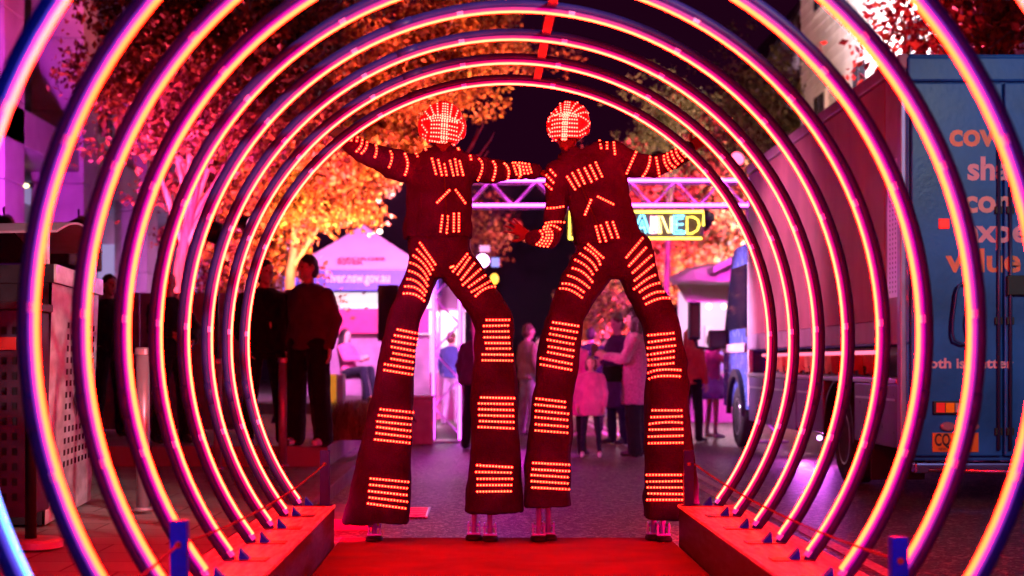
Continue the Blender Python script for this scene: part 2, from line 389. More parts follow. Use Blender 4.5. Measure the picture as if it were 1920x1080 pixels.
def rope(a, b, lab, sag=.12):
    n = 24; pts = []
    for i in range(n + 1):
        u = i / n; p = a.lerp(b, u); p.z -= sag * 4 * u * (1 - u); pts.append(p)
    tag(MB().tube(pts, .0055, 8).build('rope', M['rope'], None, True), lab, 'rope', 'red ropes slung between the posts')
rope(p1 + Vector((0, -.002, 0)), p3 + Vector((0, .01, 0)), 'thin red rope sagging along the arch feet by the footpath', .05)
rope(p2 + Vector((0.035, 0, 0)), p4 + Vector((0, .01, 0)), 'thin red rope sagging along the arch feet on the truck side', .05)
rope(p3 + Vector((0, -.002, 0)), Vector((-1.2, 2.2, .5)), 'near end of the red rope leaving the blue lit post by the bins', .08)

# ------------------------------------------------------------------ people
M['skin'] = mat('skin', (.55, .36, .28), .5, var=.08, vscale=30)
M['skin2'] = mat('skin_tan', (.36, .22, .16), .5, var=.08, vscale=30)
M['hair'] = mat('dark_hair', (.018, .013, .012), .45, var=.4, vscale=60, bump=.5, bscale=140, stretch=(1, 1, .2))
M['hair_brown'] = mat('brown_hair', (.09, .045, .025), .45, var=.4, vscale=60, bump=.5, bscale=140, stretch=(1, 1, .2))
M['hair_red'] = mat('red_hair', (.38, .1, .03), .45, var=.4, vscale=60, bump=.5, bscale=140, stretch=(1, 1, .2))
M['hair_grey'] = mat('grey_hair', (.5, .46, .44), .5, var=.3, vscale=60, bump=.5, bscale=140)
M['shoe_white'] = mat('white_shoe', (.7, .68, .66), .5, var=.1)
M['shoe_dark'] = mat('dark_shoe', (.03, .028, .03), .45, var=.2)
def cloth(name, c, bs=180, v=.18, sheen=.25): return mat(name, c, .85, var=v, vscale=7, bump=.35, bscale=bs, sheen=sheen * .4, spec=.2)
M['black'] = cloth('black_cloth', (.006, .006, .008)); M['navy'] = cloth('navy_cloth', (.012, .014, .03))
M['maroon'] = cloth('maroon_cloth', (.075, .022, .045)); M['denim'] = cloth('pale_denim', (.42, .45, .5))

def frame_of(d, hint):
    d = Vector(d).normalized(); h = Vector(hint); n = (h - d * h.dot(d)).normalized(); return d, n, d.cross(n)
def hand(b, wrist, d, back, sz=.18, spread=.12, curl=.35, side=1, rs=1.):   # d: towards the fingers, back: normal of the back of the hand, side: thumb side
    d, n, s = frame_of(d, back); s = s * side; w = Vector(wrist); k = sz / .18
    for u in (-.024, -.008, .008, .024): b.cap(w + s * u * .7 * k, .015 * k * rs, w + d * .085 * k + s * u * 1.25 * k, .0125 * k * rs, 8)
    for i, (u, L) in enumerate(((.03, .07), (.01, .08), (-.01, .074), (-.029, .058))):
        p = w + d * .085 * k + s * u * k; a = u / .03 * spread; q = (d * math.cos(a) + s * math.sin(a))
        for j, f in enumerate((.45, .31, .24)):
            ang = curl * (j + .4); dd = (q * math.cos(ang) - n * math.sin(ang)); e = p + dd * L * f * k
            b.cap(p, (.0095 - j * .001) * k * rs, e, (.0088 - j * .001) * k * rs, 8); p = e
    p = w + d * .025 * k + s * .026 * k
    for f, an in ((.042, .95), (.032, .6)):
        e = p + (d * math.cos(an) + s * math.sin(an) - n * .25).normalized() * f * k; b.cap(p, .012 * k * rs, e, .0098 * k * rs, 8); p = e
def head(b, c, k=1., rot=None):                     # c: centre of the skull; faces -Y before rot
    R = rot or Matrix.Identity(3)
    def q(x, y, z): return Vector(c) + R @ Vector((x * k, y * k, z * k))
    b.ell(c, (.074 * k, .092 * k, .1 * k), rot=R)
    b.ell(q(0, -.022, -.05), (.056 * k, .066 * k, .07 * k), rot=R)
    b.cap(q(0, -.055, -.1), .022 * k, q(0, -.06, -.104), .02 * k)
    b.cap(q(0, -.088, .012), .01 * k, q(0, -.108, -.022), .0135 * k, 8)
    for s in (-1, 1):
        b.cap(q(s * .012, -.083, .026), .011 * k, q(s * .05, -.066, .026), .01 * k, 8)
        b.ell(q(s * .077, .008, -.01), (.012 * k, .02 * k, .032 * k), 8, 6, R); b.cap(q(s * .04, -.058, -.02), .02 * k, q(s * .035, -.06, -.035), .02 * k, 8)
    b.cap(q(-.018, -.083, -.06), .009 * k, q(.018, -.083, -.06), .009 * k, 8)
def eyes_of(c, k, R, parent):
    for s in (-1, 1):
        MB().ell(Vector(c) + R @ Vector((s * .031 * k, -.078 * k, .004 * k)), (.011 * k, .009 * k, .007 * k), 8, 6, R).build('eye', M['eye'], parent, True)
M['eye'] = mat('eye', (.03, .02, .02), .2)

def person(label, px, py, s, z0, height, face, top, bottom, hair, *, arms=None, toptype='jacket', bottype='trousers', hairtype='short', skin_m='skin', shoe='shoe_dark', sit=False, lean=0., width=1., headturn=0., headtilt=0., group=None, stance=.1, topz=.88):
    k = height / 1.75; Y = F / s
    base = Vector(((px - VX) / s, Y, z0)); t = thing('person', label, 'person', base, group)
    Rz = Matrix.Rotation(math.radians(face), 3, 'Z'); Rl = Matrix.Rotation(math.radians(lean), 3, 'X')
    hipz = .92
    def T(x, y, z):                                  # body frame: x sideways, -y forward, z up at 1.75 m
        v = Vector((x * width if abs(x) < .4 else x, y, z))
        if lean and z > hipz: v = Vector((0, 0, hipz)) + Rl @ (v - Vector((0, 0, hipz)))
        if sit: v = v + Vector((0, 0, -.42))
        return base + Rz @ (v * k)
    Rh = Rz @ Rl @ Matrix.Rotation(math.radians(headturn), 3, 'Z') @ Matrix.Rotation(math.radians(headtilt), 3, 'X')
    A = arms or {}
    b = MB(); jt = MB(); tr = MB()
    hc = T(0, -.015, 1.635)
    head(b, hc, k, Rh); b.cap(T(0, .015, 1.42), .06 * k, T(0, 0, 1.56), .052 * k)
    b.cap(T(-.09, 0, .95), .1 * k, T(.09, 0, .95), .1 * k); b.cap(T(0, 0, 1.0), .12 * k, T(0, .01, 1.3), .13 * k); b.cap(T(-.12, .01, 1.38), .06 * k, T(.12, .01, 1.38), .06 * k)
    g_ = .028 * k
    rows = [(topz, .19, .135), (1.0, .185, .13), (1.15, .175, .125), (1.3, .2, .13), (1.38, .2, .115), (1.44, .15, .09), (1.485, .075, .07)]
    if toptype in ('coat', 'puffy'): rows = [(topz, .25, .19), (1.0, .22, .165)] + [(z, a + .015, d + .02) for z, a, d in rows[2:]]
    if toptype == 'child': rows = [(topz, .225, .18), (.95, .22, .17), (1.15, .2, .16), (1.3, .19, .14), (1.4, .19, .13), (1.48, .1, .09)]
    rs = []
    for z, a, d in rows: rs.append([T(a * math.cos(u), .01 + d * math.sin(u), z) for u in [2 * PI * j / 20 for j in range(20)]])
    jt.rings(rs)
    ar = .068 if toptype in ('coat', 'puffy', 'child') else .062
    for sd, nm in ((-1, 'l'), (1, 'r')):
        e, w, hd = A.get(nm, ((sd * .225, .02, 1.14), (sd * .225, -.07, .9), (0, -.15, -1)))
        sh = T(sd * .175, .01, 1.385); e = T(*e); w = T(*w)
        b.cap(sh, .045 * k, e, .036 * k); b.cap(e, .036 * k, w, .024 * k)
        jt.cap(sh, ar * k, e, ar * .97 * k); jt.cap(e, ar * k, e.lerp(w, .93), (ar - .012) * k)
        hand(b, w, Rz @ Vector(hd), Rz @ Vector((sd, .35, .1)), .18 * k, .1, .35, 1 if sd < 0 else -1, 1.12)
        if sit: hp, kn, an = T(sd * .09, 0, .93), T(sd * .11, -.42, .93), T(sd * .11, -.42 - stance, .5)
        else: hp, kn, an = T(sd * .085, 0, .92), T(sd * (.09 + stance * .3), -.012, .49), T(sd * (.09 + stance * .6), .02, .09)
        b.cap(hp, .075 * k, kn, .05 * k); b.cap(kn, .05 * k, an, .035 * k)
        if bottype == 'trousers':
            tr.cap(hp, .105 * k, kn, .08 * k); tr.cap(kn, .08 * k, an + Vector((0, 0, -.02 * k)), .068 * k)
        elif bottype == 'wide':
            tr.cap(hp, .12 * k, kn, .11 * k); tr.cap(kn, .11 * k, an + Vector((0, 0, .0)), .1 * k)
        elif bottype == 'leggings':
            tr.cap(hp, .09 * k, kn, .062 * k); tr.cap(kn, .062 * k, an, .042 * k)
        f = Rz @ Vector((0, -1, 0)); sb = MB()
        sb.cap(an + Vector((0, 0, -.045 * k)), .042 * k, an + f * .15 * k + Vector((0, 0, -.055 * k)), .034 * k); sb.cap(an + f * .02 * k + Vector((0, 0, -.03 * k)), .045 * k, an + f * .09 * k + Vector((0, 0, -.048 * k)), .04 * k)
        for v in sb.v: v.z = max(v.z, an.z - .088 * k)
        skin('shoe', sb, .014, M[shoe], t, 1)
        b.cap(an, .034 * k, an + f * .1 * k + Vector((0, 0, -.05 * k)), .026 * k)
    if bottype in ('trousers', 'wide', 'leggings'): tr.cap(T(-.07, .005, .93), .125 * k, T(.07, .005, .93), .125 * k)
    skin('body', b, .0095 * max(k, .75), M[skin_m], t, 1)
    skin('jacket', jt, .015, M[top], t, 5, folds=.011 if toptype != 'puffy' else .013, fscale=9)
    if bottype == 'tutu':
        rs = [[T(r * math.cos(u) * (1 + .06 * math.sin(9 * u)), r * math.sin(u) * (1 + .06 * math.sin(9 * u)), z) for u in [2 * PI * j / 54 for j in range(54)]] for z, r in ((.66, .4), (.8, .33), (.95, .2), (1.05, .14))]
        MB().rings(rs).build('skirt', M[bottom], t, True)
    elif len(tr.v): skin('trousers', tr, .015, M[bottom], t, 2, folds=.007, fscale=8)
    eyes_of(hc, k, Rh, t)
    hb = MB(); hq = lambda x, y, z: hc + Rh @ (Vector((x, y, z)) * k)
    hb.ell(hq(0, .016, .028), (.081 * k, .094 * k, .09 * k), rot=Rh); hb.ell(hq(0, .045, -.025), (.076 * k, .07 * k, .09 * k), rot=Rh)
    if hairtype == 'long':
        for sx in (-.055, 0, .055): hb.cap(hq(sx, .05, 0), .06 * k, hq(sx * 1.3, .075, -.28), .045 * k)
        for sx in (-1, 1): hb.cap(hq(sx * .07, .0, .02), .035 * k, hq(sx * .085, -.02, -.24), .028 * k)
    if hairtype == 'bun': hb.ell(hq(0, .06, .1), (.05 * k, .05 * k, .045 * k))
    if hairtype == 'bob':
        for sx in (-1, 1): hb.cap(hq(sx * .065, .015, .02), .04 * k, hq(sx * .075, .0, -.1), .035 * k)
    skin('hair', hb, .011, M[hair], t, 1, folds=.006, fscale=30)
    return t, T, k, Rz

# ------------------------------------------------------------------ the stilt walkers
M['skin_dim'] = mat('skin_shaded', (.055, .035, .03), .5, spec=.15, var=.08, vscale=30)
M['suit'] = mat('suit_cloth', (.0155, .0008, .05), .7, var=.35, vscale=5, bump=.6, bscale=160, spec=.09)
M['helmet'] = mat('helmet_shell', (.3, .05, .06), .35, var=.1)
M['tape'] = emission('led_glow_tape', (3.0, .01, .03), 1.0)  # backing tape given its own emission as the red glow around the LEDs
M['dot'] = emission('led_dot', (75., .66, .22)); M['dot_h'] = emission('led_dot_helmet', (26., .8, .5))
M['zip'] = mat('zip_metal', (.012, .003, .01), .5, spec=.2)
for i_, k_ in enumerate((.5, .8, 1.0, 1.4)): M['dot%d' % i_] = emission('led_dot_level', (75 * k_, .5 + .16 * k_, .1 + .12 * k_)); M['tape%d' % i_] = emission('led_glow_tape_level', (3. * k_, .01, .03))
M['alu'] = mat('aluminium', (.4, .3, .95), .35, .2, var=.08)
M['rubber'] = mat('rubber', (.006, .006, .008), .6, spec=.15, var=.2)
YW = F / 290; CAMP = Vector((0, 0, H))
def W_(px, py, dy=0.): return P(px, py, YW + dy)
m_ = lambda px: px / 290
def strip(pts, bv, parent, dot='dot', gap=5.7, r=.0062, tape=.0075, n_min=3):
    # sample the line, drop every sample onto the garment, then lay tape and LED domes there
    pts = [Vector(p) for p in pts]
    if len(pts) == 3:                                # smooth bend through the middle point
        c = pts[1] * 2 - (pts[0] + pts[2]) / 2; q = []
        for i in range(17): u = i / 16; q.append(pts[0] * (1 - u) ** 2 + c * 2 * u * (1 - u) + pts[2] * u * u)
        pts = q
    L = [0]
    for i in range(1, len(pts)): L.append(L[-1] + (pts[i] - pts[i - 1]).length)
    n = max(n_min, round(L[-1] / gap) + 1); hits = []
    for i in range(n):
        d = L[-1] * i / (n - 1); j = max(1, next((k for k in range(len(L)) if L[k] >= d - 1e-6), len(L) - 1))
        u = (d - L[j - 1]) / max(1e-6, L[j] - L[j - 1]); q = pts[j - 1].lerp(pts[j], u)
        ray = Vector(((q.x - VX) / F, 1, -(q.y - VY) / F)).normalized()
        h, nn, idx, dist = bv.ray_cast(CAMP, ray)
        if h is None or abs(h.y - YW) > .6: continue
        if nn.dot(ray) > 0: nn = -nn
        nn = (nn - ray * .8).normalized(); hits.append((h, nn))
    if len(hits) < 2: return
    b = MB()
    ring = []
    for i, (h, nn) in enumerate(hits):
        d = (hits[min(i + 1, len(hits) - 1)][0] - hits[max(i - 1, 0)][0]).normalized(); sd = d.cross(nn).normalized()
        ext = d * (.008 if i == len(hits) - 1 else -.008 if i == 0 else 0)
        a = h + ext; ring.append([a + sd * tape - nn * .004, a + sd * tape + nn * .003, a - sd * tape + nn * .003, a - sd * tape - nn * .004])
    b.mi(0).rings(ring)
    b.mi(1)
    for i, (h, nn) in enumerate(hits):
        d = (hits[min(i + 1, len(hits) - 1)][0] - hits[max(i - 1, 0)][0]).normalized(); sd = d.cross(nn).normalized(); c = h + nn * .0035
        v = [c + (d * math.cos(u) + sd * math.sin(u)) * r * e + nn * z for e, z in ((1, 0), (.75, .005)) for u in [PI / 3 * j for j in range(6)]]
        b.add(v, [tuple(range(11, 5, -1))[::-1]] + [(j, (j + 1) % 6, 6 + (j + 1) % 6, 6 + j) for j in range(6)])
    lv = random.choice((0, 1, 1, 2, 2, 2, 3)); b.build('light_strip', [M['tape'], M[dot]] if dot != 'dot' else [M['tape%d' % lv], M['dot%d' % lv]], parent)
def Z(ox, oy, sc, L): return [[(ox + x / sc, oy + y / sc) for x, y in l] for l in L]

def leg(rows, n=28):                                 # rows from hem to crotch: (py, px left, px right, depth offset, half depth)
    b = MB(); b.loft([(W_(0, r[0]).z, W_(r[1], 0).x, W_(r[2], 0).x, YW + r[3], r[4]) for r in rows], n, inset=.07, sq=.62); return b

def stilt(parent, px, py_top, py_foot, pair, dy=0.):
    foot = W_(px, py_foot, dy); x = foot.x; y = foot.y
    b = MB(); top = W_(px, py_top - 130, dy).z
    for sx, sy in pair:
        b.cyl((x + sx, y + sy, .045), (x + sx * .8, y + sy * .6, top), .017, 14)
    o = b.build('stilt', M['alu'], parent, True)
    for sx, sy in pair:
        q = MB(); xx, yy = x + sx, y + sy
        for cx in (-1, 1): q.bbox(xx + cx * .036 - .004, xx + cx * .036 + .004, yy - .03, yy + .03, .05, .125, .001)
        q.bbox(xx - .045, xx + .045, yy - .04, yy + .04, .046, .056, .002); q.cyl((xx - .044, yy, .1), (xx + .044, yy, .1), .007, 8)
        q.build('clamp', M['alu'], o)
        f = MB(); f.loft([(.013, xx - .055, xx + .055, yy - .02, .105), (.03, xx - .055, xx + .055, yy - .02, .105), (.04, xx - .046, xx + .046, yy - .02, .09), (.0455, xx - .036, xx + .036, yy - .01, .06)], 20)
        f.build('stilt_foot', M['rubber'], o, True)

def walker(label, R):
    t = thing('person', label, 'person', (W_(R['cx'], 0).x, YW, .012), 'performers on stilts')
    hx, hy = R['head']
    b = MB(); hc = W_(hx, hy, .0); head(b, hc, 1.08, Matrix.Rotation(math.radians(R.get('turn', 0)), 3, 'Z'))
    nx, ny = R['neck']; b.cap(W_(hx, hy + 18, .02), .052, W_(nx, ny, .03), .062)
    for a in R['arms']:
        for (p, q) in zip(a, a[1:]): b.cap(W_(p[0], p[1], p[3]), m_(p[2]) * .62, W_(q[0], q[1], q[3]), m_(q[2]) * .62)
    tr_ = R['torso']; b.cap(W_((tr_[2][1] + tr_[2][2]) / 2, tr_[2][0] - 40, .0), .1, W_((tr_[0][1] + tr_[0][2]) / 2, tr_[0][0], 0), .12)
    for s_ in R['legs']: b.cap(W_((tr_[0][1] + tr_[0][2]) / 2, tr_[0][0], 0), .1, W_((s_[-3][1] + s_[-3][2]) / 2, s_[-3][0], 0), .06)
    for h_ in R['hands']: hand(b, W_(h_[0], h_[1], h_[2]), h_[3], h_[4], .185, h_[5], h_[6], h_[7])
    skin('body', b, .007, M['skin_dim'], t, 1)
    # trousers: two flared legs and the hips in one piece
    b = MB()
    for l in R['legs']: q = leg(l); b.v_off = 0; b.add(q.v, q.f)
    hp = R['hips']; b.loft([(W_(0, y).z, W_(x0, 0).x, W_(x1, 0).x, YW, d) for y, x0, x1, d in hp], 28)
    tro, bvt = skin('trousers', b, .0105, M['suit'], t, 1, folds=.021, fscale=4.2)
    b = MB(); b.loft([(W_(0, y).z, W_(x0, 0).x, W_(x1, 0).x, YW, d) for y, x0, x1, d in tr_], 30, inset=.05)
    for (x0, y0, r0, x1, y1, r1) in R['yoke']: b.cap(W_(x0, y0), m_(r0), W_(x1, y1), m_(r1), 14)
    for a in R['arms']:
        for (p, q) in zip(a, a[1:]): b.cap(W_(p[0], p[1], p[3]), m_(p[2]), W_(q[0], q[1], q[3]), m_(q[2]), 14)
    jac, bvj = skin('jacket', b, .0105, M['suit'], t, 3, folds=.017, fscale=7)
    cxp, cyp = R['collar']; b = MB(); b.rings([[W_(cxp, cyp + dy_) + Vector((rr * math.cos(u), rr * .95 * math.sin(u) + .01, .02 * math.sin(u))) for u in [2 * PI * j / 24 for j in range(24)]] for rr, dy_ in ((.095, 12), (.092, 2), (.082, -8), (.074, -8), (.078, 6))], False, False); b.build('collar', M['suit'], jac, True)
    b = MB(); b.tube([W_(cxp + dx_, yy, -.2) for dx_, yy in R['zip']], .004, 6); 
    zp_ = []
    for dx_, yy in R['zip']:
        ray = Vector((((cxp + dx_) - VX) / F, 1, -(yy - VY) / F)).normalized(); h_, n_h, _, _ = bvj.ray_cast(CAMP, ray)
        if h_ is not None: zp_.append(h_ - ray * .004)
    if len(zp_) > 1: MB().tube(zp_, .0045, 6).build('zip', M['zip'], jac, True)
    b = MB(); hl = [(W_(0, y).z, W_(x0, 0).x, W_(x1, 0).x, YW + dy - .005, d) for y, x0, x1, d, dy in R['helmet']]; b.loft(hl, 32, inset=.06)
    for e in R['pods']: b.ell(W_(e[0], e[1], .02), (m_(e[2]), .06, m_(e[3])))
    b.cap(W_(*R['crest'][0], -.02), .03, W_(*R['crest'][1], -.13), .03); b.cap(W_(*R['crest'][1], -.13), .03, W_(*R['crest'][2], -.14), .026)
    hel, bvh = skin('helmet', b, .007, M['helmet'], t, 2)
    for l in R['jstrips']: strip(l, bvj, jac)
    for l in R['tstrips']: strip(l, bvt, tro)
    for l in R['hstrips']: strip(l, bvh, hel, 'dot_h', 4.6, .0057, .0062, 2)
    for s_ in R['stilts']: stilt(t, *s_)
    return t

LW = dict(cx=825, head=(830, 250), neck=(829, 296), turn=4,
  arms=[[(775, 318, 30, .0), (738, 309, 27, -.01), (702, 294, 24, -.03), (668, 277, 21, -.05), (648, 263, 17, -.06)],
        [(872, 318, 27, .0), (905, 320, 26, -.02), (940, 321, 22, -.03), (985, 321, 16, .0), (1000, 322, 14, .02)]],
  hands=[(644, 258, -.06, (-.85, -.1, .55), (0, -1, .1), .25, .2, 1), (1004, 322, .03, (1, .15, -.05), (0, -.3, 1), .1, .35, 1)],
  torso=[(449, 757, 888, .165), (425, 759, 887, .16), (385, 765, 886, .15), (345, 762, 887, .15), (318, 760, 889, .145), (300, 774, 880, .12), (288, 800, 860, .09)],
  yoke=[(778, 314, 28, 880, 312, 26), (808, 296, 20, 852, 296, 20), (830, 290, 24, 830, 284, 22)],
  hips=[(520, 785, 868, .12), (500, 768, 898, .15), (470, 766, 884, .165), (452, 768, 880, .16), (435, 772, 878, .15)],
  legs=[[(979, 642, 767, -.02, .2), (900, 664, 769, -.02, .175), (830, 679, 771, -.02, .16), (740, 696, 776, -.01, .145), (660, 710, 781, 0, .135), (600, 724, 790, 0, .13), (540, 746, 814, 0, .13), (500, 762, 828, 0, .13), (470, 770, 832, 0, .12)],
        [(957, 873, 980, -.02, .19), (850, 880, 977, -.02, .165), (760, 883, 970, -.02, .15), (680, 889, 967, -.02, .14), (620, 893, 961, -.02, .135), (590, 882, 954, -.01, .135), (555, 852, 940, 0, .135), (515, 826, 914, 0, .135), (480, 824, 892, 0, .12)]],
  helmet=[(271, 803, 858, .12, -.015), (262, 797, 863, .135, -.01), (245, 792, 868, .15, 0), (228, 791, 869, .155, 0), (213, 796, 866, .15, .005), (202, 804, 857, .125, .01), (194, 815, 848, .085, .02), (190, 824, 840, .04, .03)],
  pods=[(794, 238, 11, 22), (866, 240, 9, 22)], crest=[(834, 196), (832, 214), (831, 262)],
  stilts=[(702, 985, 1018, [(0, 0)], .0), (903, 957, 1008, [(-.05, .03), (.055, -.03)], .03)])
LW['jstrips'] = Z(620, 170, 3.485, [
  [(150, 280), (135, 325)], [(180, 285), (170, 330)], [(205, 305), (200, 355), (170, 395)], [(235, 320), (232, 370), (203, 408)], [(297, 360), (300, 395), (290, 432)], [(390, 398), (400, 440), (383, 498)], [(485, 415), (503, 480), (487, 548)],
  [(540, 383), (568, 430)], [(575, 372), (597, 405)], [(615, 372), (624, 388)], [(828, 372), (836, 387)], [(870, 380), (880, 415)], [(905, 384), (917, 450)],
  [(662, 445), (688, 543)], [(703, 455), (727, 550)], [(743, 483), (757, 550)], [(780, 460), (802, 553)], [(812, 450), (830, 548)], [(842, 462), (865, 550)],
  [(775, 652), (697, 730)], [(817, 650), (878, 733)], [(730, 818), (718, 920)], [(765, 822), (758, 928)], [(805, 805), (803, 918)], [(837, 803), (836, 918)],
  [(972, 448), (992, 500), (963, 583)], [(1062, 465), (1078, 510), (1060, 582)], [(1135, 478), (1162, 520), (1155, 578)], [(1190, 475), (1215, 545)], [(1207, 474), (1236, 520), (1228, 578)], [(1232, 474), (1243, 550)], [(1252, 476), (1266, 540)], [(1272, 478), (1290, 540)], [(1295, 482), (1310, 532)]])
LW['tstrips'] = Z(600, 400, 4.5, [[(845, 250), (973, 430)], [(822, 305), (905, 400), (952, 473)], [(790, 357), (870, 420), (930, 512)], [(765, 418), (850, 465), (910, 555)], [(755, 487), (845, 530), (905, 610)], [(738, 555), (820, 580), (895, 660)], [(720, 617), (810, 630), (880, 690)], [(708, 677), (800, 685), (876, 736)]]) \
 + Z(640, 440, 3.375, [[(795, 125), (708, 232)], [(812, 147), (738, 250)], [(840, 183), (760, 283)], [(878, 220), (770, 317)], [(908, 259), (808, 330)], [(940, 295), (825, 362)], [(970, 331), (910, 342), (850, 388)], [(708, 200), (692, 207)],
   [(357, 600), (484, 625)], [(340, 637), (478, 660)], [(325, 673), (475, 698)], [(320, 710), (475, 738)], [(330, 750), (474, 775)], [(317, 785), (468, 810)], [(277, 820), (468, 850)], [(273, 857), (463, 887)],
   [(920, 540), (1060, 540)], [(903, 577), (1053, 575)], [(905, 613), (1055, 612)], [(907, 650), (1057, 650)], [(915, 686), (1062, 687)], [(922, 721), (1065, 721)], [(895, 758), (1080, 760)], [(895, 795), (1078, 797)]]) \
 + Z(630, 720, 3.375, [[(283, 160), (484, 180)], [(273, 198), (476, 218)], [(263, 237), (468, 257)], [(263, 272), (468, 297)], [(257, 311), (466, 335)], [(248, 351), (462, 373)],
   [(920, 85), (1125, 90)], [(905, 123), (1115, 127)], [(907, 160), (1118, 165)], [(907, 198), (1118, 203)], [(912, 235), (1122, 241)], [(903, 272), (1120, 281)],
   [(220, 598), (455, 620)], [(217, 638), (447, 660)], [(210, 678), (445, 703)], [(213, 718), (447, 745)], [(203, 756), (437, 787)],
   [(895, 515), (1112, 527)], [(888, 557), (1105, 561)], [(897, 600), (1112, 600)], [(897, 640), (1108, 640)], [(895, 681), (1105, 679)]])
LW['hstrips'] = Z(760, 170, 9, [[(445, 510), (650, 505), (870, 545)], [(445, 572), (650, 580), (870, 625)], [(440, 635), (650, 645), (860, 690)], [(440, 705), (650, 720), (855, 760)], [(435, 770), (650, 790), (850, 830)], [(415, 840), (620, 870), (830, 910)],
  [(640, 225), (620, 540), (610, 850)], [(678, 225), (662, 540), (648, 855)], [(715, 235), (704, 540), (690, 860)], [(430, 260), (482, 400)], [(540, 225), (550, 400)], [(785, 245), (755, 430)], [(880, 345), (840, 460)], [(345, 360), (410, 450)], [(935, 470), (860, 520)],
  [(430, 445), (620, 420), (870, 500)], [(430, 480), (620, 460), (870, 530)], [(290, 500), (340, 480), (420, 470)], [(290, 580), (370, 700)], [(300, 735), (350, 760)], [(300, 790), (345, 820)], [(920, 530), (975, 610), (890, 780)], [(890, 830), (935, 800)], [(885, 900), (935, 870)]])

RW = dict(cx=1143, head=(1064, 248), neck=(1071, 300), turn=-10,
  arms=[[(1048, 326, 27, .0), (1040, 385, 22, -.03), (1039, 428, 21, -.06), (1030, 446, 19, -.14), (1004, 446, 16, -.2), (996, 445, 13, -.21)],
        [(1158, 296, 29, .0), (1190, 308, 26, -.02), (1225, 313, 21, -.04), (1262, 298, 20, -.05), (1290, 282, 16, -.06)]],
  hands=[(992, 444, -.21, (-.8, -.2, .5), (0, -.9, .5), .42, .12, -1), (1294, 279, -.06, (.75, -.1, .6), (0, -1, .1), .25, .2, -1)],
  torso=[(459, 1077, 1214, .17), (430, 1072, 1201, .165), (400, 1070, 1190, .155), (368, 1064, 1179, .15), (335, 1048, 1174, .145), (312, 1052, 1172, .13), (296, 1072, 1160, .1)],
  yoke=[(1052, 322, 25, 1152, 292, 29), (1065, 312, 20, 1125, 284, 22), (1085, 296, 18, 1072, 290, 22)],
  hips=[(520, 1110, 1208, .12), (500, 1096, 1226, .15), (475, 1080, 1224, .165), (455, 1082, 1218, .16), (440, 1086, 1208, .15)],
  legs=[[(948, 983, 1071, -.02, .18), (870, 981, 1070, -.02, .165), (800, 991, 1073, -.02, .15), (720, 1003, 1076, -.01, .14), (650, 1011, 1086, 0, .135), (600, 1022, 1094, 0, .135), (555, 1042, 1120, 0, .135), (515, 1056, 1150, 0, .135), (478, 1074, 1158, 0, .12)],
        [(969, 1207, 1310, -.02, .19), (860, 1211, 1301, -.02, .165), (780, 1212, 1292, -.02, .15), (680, 1213, 1286, -.01, .14), (620, 1208, 1276, 0, .135), (570, 1190, 1258, 0, .135), (530, 1168, 1240, 0, .135), (500, 1152, 1232, 0, .135), (470, 1150, 1226, 0, .12)]],
  helmet=[(264, 1037, 1087, .12, -.015), (255, 1031, 1096, .135, -.01), (243, 1029, 1102, .15, 0), (226, 1029, 1105, .155, 0), (212, 1034, 1103, .15, .005), (201, 1043, 1096, .125, .01), (193, 1053, 1084, .085, .02), (189, 1060, 1076, .04, .03)],
  pods=[(1031, 236, 7, 20), (1098, 234, 9, 22)], crest=[(1062, 196), (1059, 214), (1056, 256)],
  stilts=[(1020, 950, 1004, [(-.035, .0), (.03, .07)], .0), (1236, 969, 1013, [(-.03, .07), (.025, .0)], .0)])
RW['jstrips'] = Z(940, 170, 3.4833, [
  [(322, 518), (353, 553)], [(297, 552), (340, 600)], [(278, 597), (328, 643)], [(642, 328), (652, 375)], [(687, 322), (692, 378)], [(733, 322), (742, 413)],
  [(432, 563), (482, 643)], [(465, 540), (510, 620)], [(503, 520), (543, 605)], [(545, 508), (588, 593)], [(580, 490), (622, 575)], [(617, 470), (657, 560)],
  [(585, 715), (548, 808)], [(632, 693), (730, 742)], [(618, 888), (645, 985)], [(650, 882), (683, 980)], [(688, 862), (722, 958)], [(728, 860), (763, 957)],
  [(282, 768), (340, 766), (403, 757)], [(275, 872), (340, 858), (406, 860)], [(285, 890), (330, 882), (380, 905)], [(238, 908), (270, 950), (232, 1003)], [(260, 899), (295, 945), (252, 1010)], [(280, 894), (312, 945), (277, 1014)], [(302, 892), (333, 945), (302, 1015)],
  [(878, 405), (820, 538)], [(972, 435), (955, 510), (913, 570)], [(1012, 440), (1032, 557)], [(1062, 428), (1072, 480), (1105, 522)], [(1085, 415), (1100, 470), (1132, 498)], [(1112, 400), (1125, 440), (1153, 476)], [(1140, 384), (1150, 420), (1180, 456)], [(1165, 374), (1175, 400), (1203, 430)]])
